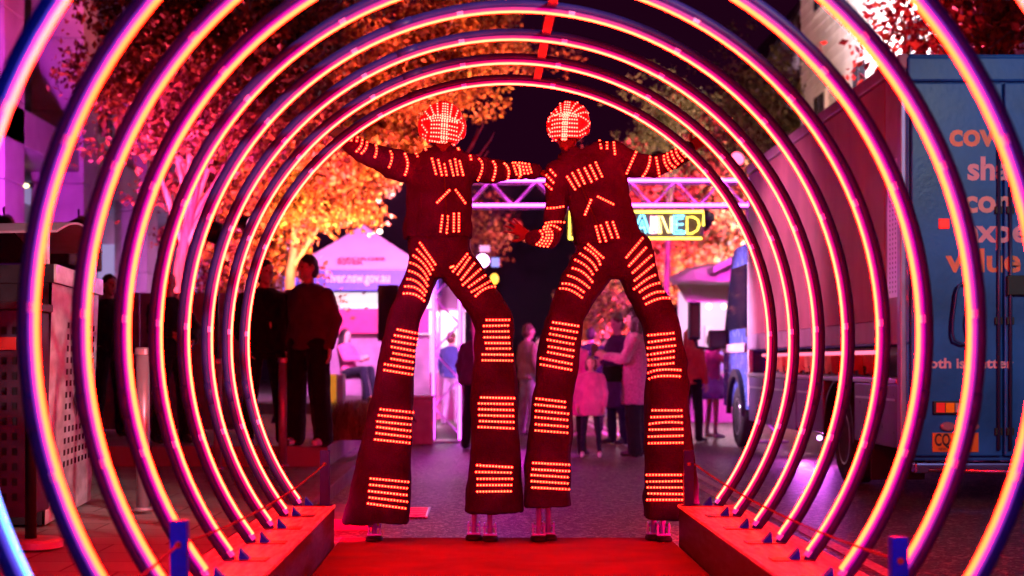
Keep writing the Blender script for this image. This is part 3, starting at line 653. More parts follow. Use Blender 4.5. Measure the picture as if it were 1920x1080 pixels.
RW['tstrips'] = Z(960, 440, 3.375, [[(483, 62), (577, 145)], [(465, 85), (530, 135), (558, 187)], [(433, 122), (500, 170), (535, 222)], [(402, 160), (470, 200), (510, 250)], [(385, 213), (450, 240), (507, 298)], [(357, 260), (420, 285), (487, 335)], [(322, 310), (385, 320), (452, 362)], [(306, 341), (370, 352), (442, 397)],
   [(825, 24), (725, 143)], [(845, 84), (742, 195)], [(880, 134), (765, 240)], [(893, 193), (777, 290)], [(903, 257), (850, 285), (775, 343)], [(948, 305), (880, 320), (810, 362)], [(976, 365), (910, 365), (835, 402)], [(993, 403), (930, 405), (850, 438)],
   [(262, 555), (417, 578)], [(250, 592), (410, 617)], [(243, 628), (400, 658)], [(227, 665), (385, 692)], [(235, 708), (388, 733)], [(230, 744), (382, 772)], [(183, 782), (375, 818)], [(185, 822), (373, 855)],
   [(865, 637), (1020, 623)], [(868, 680), (1025, 660)], [(862, 718), (1030, 702)], [(862, 760), (1022, 737)], [(868, 792), (1022, 776)], [(867, 827), (1020, 813)], [(865, 875), (940, 855), (1065, 857)], [(870, 912), (940, 895), (1060, 897)]]) \
 + Z(960, 720, 3.375, [[(157, 92), (333, 113)], [(150, 130), (333, 148)], [(155, 170), (352, 188)], [(150, 210), (347, 228)], [(152, 255), (347, 270)], [(150, 294), (347, 309)],
   [(890, 167), (1070, 167)], [(883, 210), (1073, 205)], [(873, 253), (970, 243), (1073, 245)], [(873, 289), (1077, 286)], [(868, 333), (1077, 327)], [(868, 375), (1078, 371)],
   [(135, 500), (357, 511)], [(133, 540), (358, 552)], [(125, 576), (350, 590)], [(125, 615), (350, 629)], [(130, 655), (357, 666)],
   [(855, 575), (1068, 575)], [(857, 618), (1070, 615)], [(862, 655), (1072, 655)], [(865, 693), (1077, 697)], [(858, 733), (1075, 733)]])
RW['hstrips'] = Z(1000, 170, 9, [[(330, 505), (470, 480), (735, 490)], [(325, 575), (470, 548), (735, 555)], [(325, 635), (470, 615), (735, 625)], [(330, 695), (470, 685), (735, 690)], [(330, 765), (470, 755), (735, 760)], [(330, 838), (470, 828), (735, 833)],
  [(540, 200), (505, 520), (488, 815)], [(580, 200), (538, 520), (517, 815)], [(615, 205), (572, 520), (546, 815)], [(368, 290), (420, 395)], [(457, 225), (470, 370)], [(742, 210), (690, 250), (620, 370)], [(830, 275), (760, 310), (670, 380)], [(915, 380), (840, 370), (720, 410)], [(315, 385), (380, 420)],
  [(450, 400), (580, 385), (700, 400)], [(450, 432), (580, 420), (720, 440)], [(262, 520), (290, 450), (400, 415)], [(265, 640), (300, 700)], [(270, 735), (295, 765)], [(270, 800), (295, 840)], [(760, 425), (860, 470), (945, 545)], [(935, 560), (900, 610), (780, 690)], [(785, 750), (870, 715)], [(800, 820), (875, 775)]])
LW['collar'] = (830, 290); LW['zip'] = [(2 + i * .6, 302 + i * 12) for i in range(13)]
RW['collar'] = (1071, 297); RW['zip'] = [(4 + i * 5., 312 + i * 12) for i in range(13)]
walker('stilt performer in a red LED suit, one arm laid on the shoulder of the partner', LW)
walker('stilt performer in a red LED suit holding one open hand low by the hip', RW)

# ------------------------------------------------------------------ truck
def truck():
    X0, X1, Y0, Y1 = 3.46, 5.95, 13.04, 20.5
    t = thing('box_truck', 'blue box truck with dark curtain side and lettering on its rear doors', 'truck', (4.7, 17, 0))
    blue = mat('blue_paint', (.008, .12, .46), .38, var=.38, vscale=1.6, bump=.08, bscale=30, coat=.3)
    side = mat('curtain_side', (.5, .27, .31), .6, var=.2, vscale=1.2, bump=.3, bscale=60, stretch=(1, 1.5, .6))
    purp = mat('pale_skirt', (.38, .33, .45), .5, var=.15, vscale=4.); dark = mat('truck_dark', (.012, .012, .014), .5, var=.3)
    lock = mat('locker_paint', (.09, .07, .17), .33, .25, var=.3, vscale=5.); chrome = M['steel']; tyre = mat('tyre', (.018, .018, .018), .8, bump=.4, bscale=60)
    red = mat('red_lens', (.5, .01, .01), .25, emit=(1, .02, .02), estr=.35); amb = mat('amber_lens', (.6, .15, .01), .25, emit=(1, .12, .0), estr=.3); clear = mat('clear_lens', (.6, .5, .5), .2)
    MB().bbox(X0 + .02, X1, Y0 + .03, Y1, 1.31, 3.62, .03).build('cargo_box', blue, t)
    MB().bbox(X0 - .012, X0 + .012, Y0 + .56, Y1 - .03, 1.52, 3.55, .006).build('curtain_panel', side, t)
    MB().bbox(X0 - .03, X0 + .05, Y0 + .02, Y1, 3.56, 3.685, .02).build('top_rail', purp, t)
    MB().bbox(X0 + .051, X1, Y0 + .02, Y1, 3.621, 3.68, .02).build('roof', blue, t)
    MB().bbox(X0 - .02, X0 + .03, Y0 + .02, Y0 + .13, .36, 3.56, .012).build('corner_post', mat('corner_post_paint', (.32, .28, .5), .35, .3, var=.1), t)
    MB().bbox(X0 - .008, X0 + .02, Y0 + .132, Y0 + .555, 1.31, 3.56, .006).build('rear_side_panel', purp, t)
    b = MB()
    for i in range(3):
        for j in range(26): y = Y0 + .2 + i * .09; z = 1.75 + j * .04; b.cyl((X0 - .0125, y, z), (X0 - .0135, y, z), .011, 6)
    pp = MB().bbox(X0 - .012, X0 - .006, Y0 + .14, Y0 + .47, 1.7, 2.85, .003).build('perforated_strip', mat('bright_alloy', (.8, .6, .85), .35, .4), t); b.build('hole', dark, pp)
    y = Y0 + .56
    for i in range(6): y1 = y + (Y1 - y - .02) / (6 - i); MB().bbox(X0 - .02, X0 + .02, y + .004, y1, 1.33, 1.515, .008).build('skirt_panel', purp, t); y = y1
    MB().bbox(X0 + .25, X1 - .02, Y0 + .14, Y1, .95, 1.305, .01).build('recess', dark, t)
    MB().cyl((X0 + .02, Y0 + .62, 1.25), (X0 + .02, Y1 - .9, 1.25), .018, 8).build('strip_light', emission('pink_strip', (1.6, .25, .45)), t)
    bun = [mat('red_cloth', (.55, .06, .03), .8, var=.2), mat('orange_cloth', (.6, .24, .12), .8, var=.3)]
    y = Y0 + .7; i = 0
    while y < Y1 - 1.2:
        b = MB(); w = .42; n = 10
        top = [(X0 + .03 + .02 * math.sin(q * 2.1), y + w * q / n, 1.235) for q in range(n + 1)]
        bot = [(X0 + .05 + .03 * math.sin(q * 2.1), y + w * q / n, 1.235 - .10 - .09 * abs(math.sin(PI * q / n + i * .7))) for q in range(n + 1)]
        b.add(top + bot, [(q, q + 1, n + 2 + q, n + 1 + q) for q in range(n)]); b.build('bunting_cloth', bun[i % 2], t, True); y += w + .01; i += 1
    MB().bbox(X0 - .03, X0 + .3, Y0 + .14, Y1, .985, 1.03, .008).build('ledge', chrome, t)
    for (a, c, z0, z1) in ((Y0 + .14, 14.72, .45, .98), (16.05, 17.4, .45, .98), (17.42, 18.9, .42, .98), (18.92, 20.45, .42, .98)):
        o = MB().bbox(X0 - .01, X0 + .5, a, c - .012, z0, z1, .015).build('locker', lock, t)
        MB().bbox(X0 - .018, X0 - .0105, a + .08, c - .09, z1 - .14, z1 - .12, .002).build('trim', chrome, o); MB().bbox(X0 - .03, X0 - .011, (a + c) / 2 - .06, (a + c) / 2 + .06, z0 + .2, z0 + .23, .004).build('latch', chrome, o)
    MB().bbox(X0 + .5, X1 - .02, Y0 + .2, Y1, .5, .949, .01).build('chassis', dark, t)
    b = MB(); n = 18                                   # rear wheel arch
    pts = [(15.385 + .62 * math.cos(u), .42 + .56 * math.sin(u)) for u in [PI * i / n for i in range(n + 1)]]
    b.rings([[Vector((x, y, z)) for (x, y, z) in ((X0 - .012, p[0], p[1]), (X0 - .012, 15.385 + (p[0] - 15.385) * 1.07, .42 + (p[1] - .42) * 1.05), (X0 + .5, 15.385 + (p[0] - 15.385) * 1.07, .42 + (p[1] - .42) * 1.05), (X0 + .5, p[0], p[1]))] for p in pts]); b.build('wheel_arch', dark, t)
    for (wx, wy) in ((X0 + .17, 15.385), (X1 - .17, 15.385), (X0 + .17, 21.75), (X1 - .17, 21.75)):
        b = MB(); r = .43
        b.rings([[Vector((wx + dx, wy + rr * math.cos(u), r + rr * math.sin(u))) for u in [2 * PI * j / 28 for j in range(28)]] for dx, rr in ((-.12, .25), (-.13, .36), (-.1, .425), (.1, .425), (.13, .36), (.12, .25))])
        o = b.build('wheel', tyre, t, True)
        b = MB(); b.rings([[Vector((wx + dx, wy + rr * math.cos(u), r + rr * math.sin(u))) for u in [2 * PI * j / 20 for j in range(20)]] for dx, rr in ((-.118, .26), (-.124, .235), (-.07, .2), (-.06, .1), (-.11, .08))]); b.build('rim', M['steel'], o, True)
    # rear face
    xm = 4.27
    ins = Y0 + .006
    for (a, c) in ((X0 + .06, xm - .008), (xm + .008, X1 - .03)):
        MB().bbox(a, c, Y0 - .018, Y0 + .029, .4, 3.44, .012).build('rear_door', blue, t)
    MB().bbox(X0 + .031, X1, Y0 - .005, Y0 + .0295, 3.452, 3.655, .02).build('header', blue, t)
    MB().bbox(X0 + .031, X1 - .01, Y0 + .03, Y0 + .12, .36, 1.31, .01).build('rear_frame', blue, t)
    for x in (xm - .045, xm + .05): 
        o = MB().cyl((x, Y0 - .04, .45), (x, Y0 - .04, 3.0), .014, 10).build('lock_rod', mat('rod_paint', (.06, .07, .2), .35, .4), t, True)
        for z in (.6, 1.5, 2.4): MB().bbox(x - .03, x + .03, Y0 - .045, Y0 - .0182, z - .03, z + .03, .004).build('rod_guide', dark, o)
    pts = [W2 for W2 in []]
    def q(px, py): return P(px, py, Y0 - .07)
    loop = [q(1828, 532), q(1805, 531), q(1797, 537), q(1793, 550), q(1787, 600), q(1786, 625), q(1790, 638), q(1806, 645), q(1826, 642)]
    MB().tube([q(1828, 532) + Vector((0, .05, 0))] + loop + [q(1826, 642) + Vector((0, .05, 0))], .012, 8).build('grab_rail', mat('rail_paint', (.03, .05, .2), .3, .3), t, True)
    MB().tube([q(1828, 532), q(1818, 560), q(1812, 605), q(1818, 640)], .009, 8).build('grab_rail', mat('rail_paint2', (.05, .05, .25), .3, .3), t, True)
    a, c = q(1814, 634), q(1838, 678); MB().bbox(a.x, c.x, Y0 - .075, Y0 - .0185, c.z, a.z, .008).build('latch_box', dark, t)
    a, c = q(1890, 516), q(1945, 554); MB().bbox(a.x, c.x, Y0 - .06, Y0 - .0185, c.z, a.z, .01).build('number_lamp', dark, t)
    a, c = q(1763, 409), q(1783, 428); MB().bbox(a.x, c.x, Y0 - .035, Y0 - .0185, c.z, a.z, .006).build('marker_lamp', mat('red_marker', (.5, .01, .01), .25, emit=(1, .012, .008), estr=1.0), t)
    a, c = q(1752, 752), q(1812, 777); hs = MB().bbox(a.x, c.x, Y0 - .05, Y0 - .0185, c.z, a.z, .006).build('tail_lamp', dark, t)
    for i, mm in enumerate((red, amb, clear)): x = a.x + .02 + i * .078; MB().bbox(x, x + .07, Y0 - .056, Y0 - .0505, c.z + .015, a.z - .015, .002).build('lens', mm, hs)
    a, c = q(1711, 750), q(1719, 770); MB().bbox(a.x, c.x, Y0 - .045, Y0 - .0185, c.z, a.z, .005).build('corner_lamp', clear, t)
    for px in (1780, 1824):
        p = q(px, 800); b = MB(); b.rings([[p + Vector((.062 * k * math.cos(u), .03 + dy, .036 * k * math.sin(u))) for u in [2 * PI * j / 20 for j in range(20)]] for k, dy in ((1, .02), (1, 0), (.75, -.012))]); b.build('reflector', mat('dull_reflector', (.4, .2, .28), .25), t)
    a, c = q(1751, 812), q(1838, 848); pl = MB().bbox(a.x, c.x, Y0 - .03, Y0 - .0185, c.z, a.z, .003).build('number_plate', mat('plate_yellow', (.8, .2, .01), .45, var=.1), t)
    ink = mat('plate_ink', (.02, .015, .015), .5)
    lettering('CQ·37', (a.x + .016, Y0 - .032, c.z + .052), .14, ink, pl, .003, .001, width=.235); [lettering(w_, (a.x + .05 + dx_, Y0 - .032, c.z + .012), .032, ink, pl, .0, .001, width=ww_) for w_, dx_, ww_ in (('NEW', 0, .06), ('SOUTH', .075, .09), ('WALES', .18, .09))]
    MB().bbox(X0 + .12, X1 - .1, Y0 + .1, Y0 + .22, .25, .34, .02).build('step_bumper', mat('blue_bumper', (.2, .18, .5), .2, .7), t)
    MB().cyl((X0 + .2, Y0 - .02, .29), (X1 - .3, Y0 - .02, .24), .022, 10).build('bumper_bar', mat('bar_chrome', (.5, .48, .8), .15, .9), t, True)
    MB().bbox(X0 + .02, X0 + .5, 14.2, 14.22, .12, .5, .004).build('mud_flap', dark, t)
    MB().bbox(X1 - .5, X1 - .02, 14.2, 14.22, .12, .5, .004).build('mud_flap', dark, t)
    org, pnk, pal = mat('orange_vinyl', (.95, .3, .13), .4, var=.06), mat('pink_vinyl', (.9, .5, .6), .4, var=.06), mat('pale_vinyl', (.85, .5, .46), .4, var=.06)
    for body, px0, py, px1, mm in (('cove', 1783, 271, 1897, org), ('sha', 1817, 335, 1898, pnk), ('com', 1810, 396, 1917, pal), ('expe', 1807, 452, 1932, pnk), ('value', 1779, 508, 1918, org)):
        p, e = q(px0, py), q(px1, py); lettering(body, (p.x, Y0 - .0195, p.z), .262, mm, t, .008, .0012, width=e.x - p.x)
    for body, px0, px1 in (('Both', 1727, 1787), ('is', 1796, 1813), ('better', 1822, 1904)):
        p, e = q(px0, 690), q(px1, 690); lettering(body, (p.x, Y0 - .0195, p.z), .115, pnk, t, .003, .0012, width=e.x - p.x)
    # cab ahead of the box
    cabp = mat('cab_paint', (.12, .2, .66), .25, var=.1, coat=.4); gl = mat('cab_glass', (.02, .02, .04), .05, coat=.5)
    b = MB(); prof = [(20.62, .55), (20.62, 2.62), (20.9, 2.74), (22.0, 2.72), (22.25, 2.6), (22.95, 1.62), (23.02, 1.3), (23.02, .55)]
    b.rings([[Vector((x, y, z)) for y, z in prof] for x in (X0 + .06, X1 - .06)]); cab = b.build('cab', cabp, t)
    MB().add([(X0 + .055, 20.95, 1.62), (X0 + .055, 20.95, 2.45), (X0 + .055, 22.1, 2.45), (X0 + .055, 22.75, 1.62), (X0 + .03, 20.95, 1.62), (X0 + .03, 20.95, 2.45), (X0 + .03, 22.1, 2.45), (X0 + .03, 22.75, 1.62)],
             [(0, 1, 2, 3), (4, 7, 6, 5), (0, 4, 5, 1), (1, 5, 6, 2), (2, 6, 7, 3), (3, 7, 4, 0)]).build('side_window', gl, t)
    MB().bbox(X0 + .0, X0 + .058, 20.53, 20.615, .6, 3.0, .01).build('exhaust_stack', mat('white_post', (.8, .72, .65), .4), t)
    MB().bbox(X0 + .02, X0 + .058, 21.0, 22.9, 1.3, 1.42, .008).build('cab_stripe', mat('white_stripe', (.75, .6, .72), .4), t)
    MB().bbox(X0 + .025, X0 + .058, 20.7, 20.95, 1.5, 1.62, .008).build('door_handle', dark, t)
    b = MB(); pts = [(21.75 + .62 * math.cos(u), .45 + .6 * math.sin(u)) for u in [PI * i / n for i in range(n + 1)]]
    b.rings([[Vector((x, 21.75 + (p[0] - 21.75) * k, .45 + (p[1] - .45) * k)) for x, k in ((X0 + .0, .88), (X0 + .0, 1.04), (X0 + .058, 1.04), (X0 + .058, .88))] for p in pts]); b.build('wheel_arch', dark, t)
    p = P(1335, 600, 22.6)
    o = MB().bbox(2.96, 3.13, 22.55, 22.72, 1.48, 2.02, .03).build('wing_mirror', dark, t); MB().bbox(2.985, 3.105, 22.545, 22.552, 1.53, 1.97, .003).build('mirror_glass', mat('mirror', (.08, .08, .09), .1, 1.), o)
    MB().tube([(3.05, 22.66, 1.5), (3.1, 22.68, 1.38), (3.3, 22.7, 1.35), (3.53, 22.6, 1.4)], .022, 8).build('mirror_arm', dark, t); MB().bbox(3.25, 3.52, 22.56, 22.74, 1.36, 1.62, .03).build('lower_mirror', dark, t)
    for (yy, px) in ((17.9, 0), (18.9, 0)):
        MB().ell((X0 + .35, yy, .32), (.03, .03, .025)).build('underglow_lamp', emission('underglow', (5, 2.5, 7)), t)
        d = bpy.data.lights.new('underglow_light', 'POINT'); d.energy = 28; d.color = (.85, .12, 1); d.shadow_soft_size = .06
        o = bpy.data.objects.new('underglow_light', d); COL.objects.link(o); o.parent = t; o.location = Vector((X0 + .35, yy, .24)) - t.location
truck()

# ------------------------------------------------------------------ truss gantry with neon sign
M['truss'] = mat('truss_alloy', (.75, .62, .78), .4, .25, var=.05)
M['mag_led'] = emission('magenta_led', (10, .75, 10.)); M['mag_led2'] = emission('violet_led', (5., .5, 6.))
t = thing('truss_gantry', 'box truss gantry with glowing violet tubes standing across the road', 'gantry', (1.8, 23.2, 0))
YG = 23.2
xt0, xt1, zt, zb_ = -.66, 4.35, 3.8, 3.44
for y in (YG, YG + .36):
    for z in (zt, zb_):
        MB().cyl((xt0, y, z), (xt1, y, z), .026, 10).build('chord', M['truss'], t, True)
        if y == YG: MB().cyl((xt0, y - .046, z), (xt1, y - .046, z), .019, 8).build('light_tube', M['mag_led'], t, True)
    n = 14; w = (xt1 - xt0 - .3) / n
    for i in range(n):
        za, zc = (zt, zb_) if i % 2 == 0 else (zb_, zt); MB().cyl((xt0 + .15 + i * w, y, za), (xt0 + .15 + (i + 1) * w, y, zc), .0145, 8).build('diagonal', M['truss'], t, True)
for x0 in (xt0, 3.95):
    for dx in (0, .38):
        for y in (YG, YG + .36):
            MB().cyl((x0 + dx, y, .0), (x0 + dx, y, zb_ - .03), .026, 10).build('upright', M['truss'], t, True)
        MB().cyl((x0 + dx, YG - .044, .05), (x0 + dx, YG - .044, zb_ - .1), .0185, 8).build('light_tube', M['mag_led2'], t, True)
    for i in range(8): z = .12 + i * .4; a, c = (x0, x0 + .38) if i % 2 else (x0 + .38, x0); MB().cyl((a, YG, z), (c, YG, z + .4), .0145, 8).build('diagonal', M['truss'], t, True)
    MB().bbox(x0 - .15, x0 + .53, YG - .1, YG + .5, .005, .03, .005).build('base_plate', M['truss'], t)

t = thing('neon_sign', 'yellow framed neon sign ending in AINED hung from the truss', 'sign', (2.9, YG - .1, 3.1))
sc = F / (YG - .12)
def n_(px, py): return P(px, py, YG - .12)
yel = emission('neon_yellow', (5, 3.6, .35)); cy = emission('neon_cyan', (.9, 4.2, 6)); pk = emission('neon_pink', (5, 2.2, 3.2)); wy = emission('neon_cream', (5.5, 4.2, 1.3))
a, c = n_(1064, 398), n_(1318, 446); MB().bbox(a.x, c.x, YG - .10, YG - .08, c.z, a.z, .004).build('back_panel', mat('sign_panel', (.12, .1, .12), .5), t)
for l in ([(1068, 449), (1068, 397), (1319, 397), (1319, 423)], [(1068, 447), (1316, 447)]): MB().tube([n_(*p) for p in l], .0145, 8).build('frame_tube', yel, t, True)
MB().bbox(n_(1312, 0).x, n_(1320, 0).x, YG - .12, YG - .1, n_(0, 440).z, n_(0, 424).z, .003).build('corner_piece', mat('violet_paint', (.3, .25, .6), .4), t)
L = {'A': (cy, [[(1188, 437), (1201, 404), (1207, 404), (1218, 437)], [(1196, 437), (1204, 413), (1211, 437)], [(1197, 427), (1210, 427)]]),
     'I': (pk, [[(1221, 437), (1221, 405)], [(1221, 437), (1230, 437), (1230, 405)], [(1225.5, 433), (1225.5, 406)]]),
     'N': (wy, [[(1235, 438), (1235, 406), (1241, 406), (1253, 436), (1258, 436), (1258, 406)], [(1239, 438), (1239, 412), (1251, 438), (1254, 425), (1254, 406)]]),
     'E': (cy, [[(1283, 405), (1263, 405), (1263, 438), (1283, 438), (1283, 433)], [(1281, 410), (1268, 410), (1268, 433), (1280, 433)], [(1266, 421), (1281, 421)]]),
     'D': (yel, [[(1288, 438), (1288, 407), (1300, 407), (1308, 412), (1311, 422), (1307, 432), (1297, 438), (1288, 438)]])}
for ch, (mm, ls) in L.items():
    b = MB()
    for l in ls: b.tube([n_(*p) + Vector((0, -.012, 0)) for p in l], .0088, 6)
    b.build('neon_letter', mm, t, True)
for x in (n_(1100, 0).x, n_(1300, 0).x): MB().cyl((x, YG - .05, n_(0, 396).z), (x, YG - .03, 3.44), .008, 6).build('hanger', M['truss'], t)
t = thing('neon_sign', 'small yellow neon frame beside the truss end above the truck cab', 'sign', (4.2, YG - .1, 3.0))
for l in ([(1420, 398), (1441, 398), (1441, 456), (1420, 456), (1420, 398)],): MB().tube([n_(*p) for p in l], .015, 8).build('frame_tube', yel, t, True)
MB().tube([n_(*p) for p in [(1427, 410), (1436, 410), (1436, 444), (1427, 444), (1427, 410)]], .012, 8).build('neon_letter', pk, t, True)
a, c = n_(1418, 396), n_(1443, 458); MB().bbox(a.x, c.x, YG - .10, YG - .08, c.z, a.z, .004).build('back_panel', mat('sign_panel2', (.12, .1, .12), .5), t)

# flood lamps added under the truss and elsewhere, no source in sight
M['lampcan'] = mat('lamp_can', (.014, .013, .018), .4, .4)
def par(loc, to, power, col, ang, lab, glow=3., size=.11, blend=.7):
    t = thing('flood_lamp', lab, 'lamp', loc, 'coloured flood lamps'); loc = Vector(loc); d = (Vector(to) - loc).normalized()
    MB().cyl(loc - d * min(.24, size * 2.2), loc, size, 16, size * 1.1).build('can', M['lampcan'], t, True)
    MB().cyl(loc + d * .001, loc + d * .008, size * .92, 16).build('lens', emission('lamp_lens', tuple(glow * c for c in col)), t)
    n, s, _ = frame_of(d, (0, 0, 1)) ; MB().tube([loc - d * size, loc - d * size + Vector((0, 0, size * (2 if size > .05 else -5)))], .012 if size > .05 else .006, 6).build('bracket', M['lampcan'], t)
    spot('spot_light', loc + d * .03, to, power, col, ang, blend, .12, t)
par((1.1, 23.0, 3.2), (-.35, 19.6, 0), 480, (1., .03, .85), 46, 'magenta flood lamp under the truss aimed down at the road')
par((3.3, 23.6, 3.2), (2.2, 29, 1.0), 2800, (1., .04, .7), 100, 'magenta flood lamp under the truss aimed at the crowd')
par((-.9, 23.7, 3.2), (-2.0, 29.3, 2.9), 4200, (1., .27, .8), 80, 'pink flood lamp at the truss tower aimed at the marquee')
t = thing('moving_head_lamp', 'glowing stage lamp on a stand beside the left walker', 'lamp', P(905, 492, 26) )
p = P(905, 489, 26); b = MB(); b.ell(p + Vector((0, .1, 0)), (.13, .14, .14)); b.build('lamp_head', M['lampcan'], t, True)
MB().cyl(p + Vector((0, -.03, 0)), p + Vector((0, -.055, 0)), .105, 18).build('lens', emission('stage_lens', (9, 3.5, 10)), t)
MB().bbox(p.x + .14, p.x + .27, 25.98, 26.0, p.z - .1, p.z + .05, .01).build('side_panel', emission('blue_panel', (.3, .35, 1.1)), t)
MB().bbox(p.x - .05, p.x + .12, 25.96, 26.0, p.z + .14, p.z + .25, .02).build('top_panel', emission('pink_panel', (.9, .35, .7)), t)
MB().ell(P(927, 523, 26), (.07, .05, .09)).build('amber_bulb', emission('amber_bulb', (2.5, 1.1, .1)), t)
MB().cyl((p.x, 26.12, .51), (p.x, 26.12, p.z), .03, 10).build('stand', M['lampcan'], t)
spot('spot_light', p + Vector((0, -.1, 0)), (-.2, 17.5, 0), 90, (.8, .03, .9), 50, .8, .1, t)

# ------------------------------------------------------------------ trees
LEAF = {'autumn': leaf_mat('autumn_leaf', (.06, .015, .012), (.26, .11, .04), (.72, .46, .14)), 'dark': leaf_mat('dark_leaf', (.03, .012, .012), (.10, .045, .03), (.3, .15, .06)),
        'olive': leaf_mat('olive_leaf', (.05, .05, .02), (.11, .10, .045), (.2, .17, .08)), 'red': leaf_mat('red_leaf', (.1, .012, .015), (.35, .05, .05), (.55, .18, .07)), 'pale': leaf_mat('pale_leaf', (.15, .17, .1), (.35, .36, .24), (.5, .5, .36))}
M['bark'] = mat('bark', (.2, .14, .12), .8, var=.4, vscale=5, bump=.8, bscale=14, stretch=(3, 3, .6)); M['pale_bark'] = mat('pale_bark', (.5, .42, .38), .75, var=.3, vscale=4, bump=.5, bscale=12)
def tree(label, x, y, z0, h_trunk, centre, rad, n_leaf, leaf, size=.085, seed=1, bark='bark', r0=.13, n_br=11, clump=.42, lean=0., group='street trees', trunk2=None):
    rnd = random.Random(seed); t = thing('tree', label, 'tree', (x, y, z0), group)
    c = Vector(centre); base = Vector((x, y, z0)); top = Vector((x + lean, y, z0 + h_trunk))
    b = MB(); b.tube([base + Vector((0, 0, -.05)), base.lerp(top, .3) + Vector((.04, 0, 0)), base.lerp(top, .7) - Vector((.03, 0, 0)), top, top.lerp(c, .9) + Vector((.1, 0, .2))], [r0 * 1.25, r0, r0 * .85, r0 * .7, r0 * .2], 10)
    tips = []
    for i in range(n_br):
        while True:
            v = Vector((rnd.uniform(-1, 1), rnd.uniform(-1, 1), rnd.uniform(-1, 1)))
            if .35 < v.length < 1: break
        e = c + Vector((v.x * rad[0], v.y * rad[1], v.z * rad[2])) * .88
        s0 = top.lerp(c, rnd.uniform(0, .7)) if e.z > top.z - .4 else base.lerp(top, .85)
        m1 = s0.lerp(e, .45) + Vector((rnd.uniform(-.2, .2), rnd.uniform(-.2, .2), rnd.uniform(0, .3)))
        b.tube([s0, m1, e], [r0 * .4, r0 * .25, r0 * .07], 6)
        for q in range(3):
            e2 = e + Vector((rnd.gauss(0, .35), rnd.gauss(0, .35), rnd.gauss(.1, .3))); b.tube([m1.lerp(e, .5), e2], [r0 * .14, r0 * .05], 5); tips.append(e2)
        tips += [e, m1.lerp(e, .6), m1.lerp(e, .85)]
    b.build('trunk', M[bark], t, True)
    lv = MB(); per = max(1, n_leaf // len(tips))
    subs = []
    for tp in tips:
        for q in range(5): subs.append(tp + Vector((rnd.gauss(0, clump), rnd.gauss(0, clump), rnd.gauss(0, clump * .8))))
    per = max(1, n_leaf // len(subs))
    for tp in subs:
        sg = clump * rnd.uniform(.22, .5)
        for q in range(int(per * rnd.uniform(.5, 1.5))):
            p = tp + Vector((rnd.gauss(0, sg), rnd.gauss(0, sg), rnd.gauss(0, sg * .8)))
            s = size * rnd.uniform(.6, 1.35); d = Vector((rnd.gauss(0, 1), rnd.gauss(0, 1), rnd.gauss(-.3, .8))).normalized(); u = d.orthogonal().normalized(); u = (Matrix.Rotation(rnd.uniform(0, 6.3), 3, d) @ u); w = d.cross(u)
            lv.add([p - u * s * .55, p + w * s * .36 + d * s * .1, p + u * s * .6, p - w * s * .36 + d * s * .1], [(0, 1, 2), (0, 2, 3)])
    o = lv.build('crown', LEAF[leaf], t); o['kind'] = 'stuff'
    return t
def pxc(px, py, s): return P(px, py, F / s)
c = pxc(400, 150, 140); tree('tall dark leaved tree on the footpath beside the pillared building', -4.0, F / 140, .14, 2.3, c, (1.75, 1.3, 1.9), 32000, 'dark', .09, 3, 'bark', .12, 18, .38)
c = pxc(585, 215, 122); tree('big tree with orange lit leaves behind the two men', -2.9, F / 122, .32, 2.2, c, (1.85, 1.3, 1.85), 46000, 'autumn', .08, 11, 'bark', .11, 17, .36)
c = pxc(800, 90, 118); tree('tree with orange lit leaves reaching over the left walker', -3.3, 26.4, .5, 2.4, c, (1.5, 1.2, 1.0), 20000, 'autumn', .08, 21, 'pale_bark', .1, 10, .34)
c = pxc(470, 410, 118); tree('slim tree with red lit leaves right behind the light arches by the men', -3.6, 24.5, .32, 1.0, c, (1.0, .9, 1.4), 7000, 'autumn', .09, 33, 'pale_bark', .08, 10, .34)
c = pxc(1252, 235, 110); tree('small olive leaved tree beyond the raised hand of the right walker', c.x, c.y, 0, 3.1, c, (.55, .6, .75), 3600, 'olive', .075, 41, 'bark', .07, 7, .24)
c = pxc(1440, 190, 92); tree('dark bushy tree in front of the timbered gable', c.x, c.y, 0, 3.4, c, (.75, .8, 1.3), 5500, 'olive', .09, 51, 'bark', .12, 9, .36)
c = pxc(1330, 400, 75); tree('wide tree lit pink and red behind the neon sign', c.x, c.y, 0, 1.6, c, (2.7, 1.4, 2.4), 26000, 'autumn', .13, 61, 'bark', .16, 14, .55)
c = pxc(1215, 470, 66); tree('tree lit pale olive behind the right walker at the hip', c.x, c.y, 0, 1.5, c, (1.2, 1.2, 2.3), 9000, 'olive', .12, 67, 'bark', .14, 9, .5)
c = pxc(1130, 575, 88); tree('small orange lit tree seen between the legs of the right walker', c.x, c.y, 0, .8, c, (.45, .5, .75), 1300, 'autumn', .08, 71, 'bark', .06, 6, .24)
c = pxc(1170, 530, 72); tree('pale white lit tree seen under the crotch of the right walker', c.x, c.y, 0, 1.2, c, (.55, .5, 1.1), 1600, 'pale', .1, 73, 'bark', .08, 7, .3)
c = pxc(1690, 70, 150); tree('red leaved tree rising behind the truck roof against the white wall', c.x, c.y, 0, 2.9, c, (.5, .5, 1.1), 1300, 'red', .1, 81, 'bark', .09, 10, .26)
c = pxc(1850, 50, 165); tree('dark red tree at the corner above the blue truck rear', c.x, c.y, 0, 3.4, c, (.85, .5, .75), 2600, 'red', .11, 83, 'bark', .12, 10, .24)
c = pxc(915, 430, 70); tree('dim reddish tree far behind the stage lamp', c.x - .3, c.y, .5, 1.3, c + Vector((-.3, 0, 0)), (.7, .6, 1.1), 1500, 'autumn', .1, 87, 'bark', .1, 8, .3)
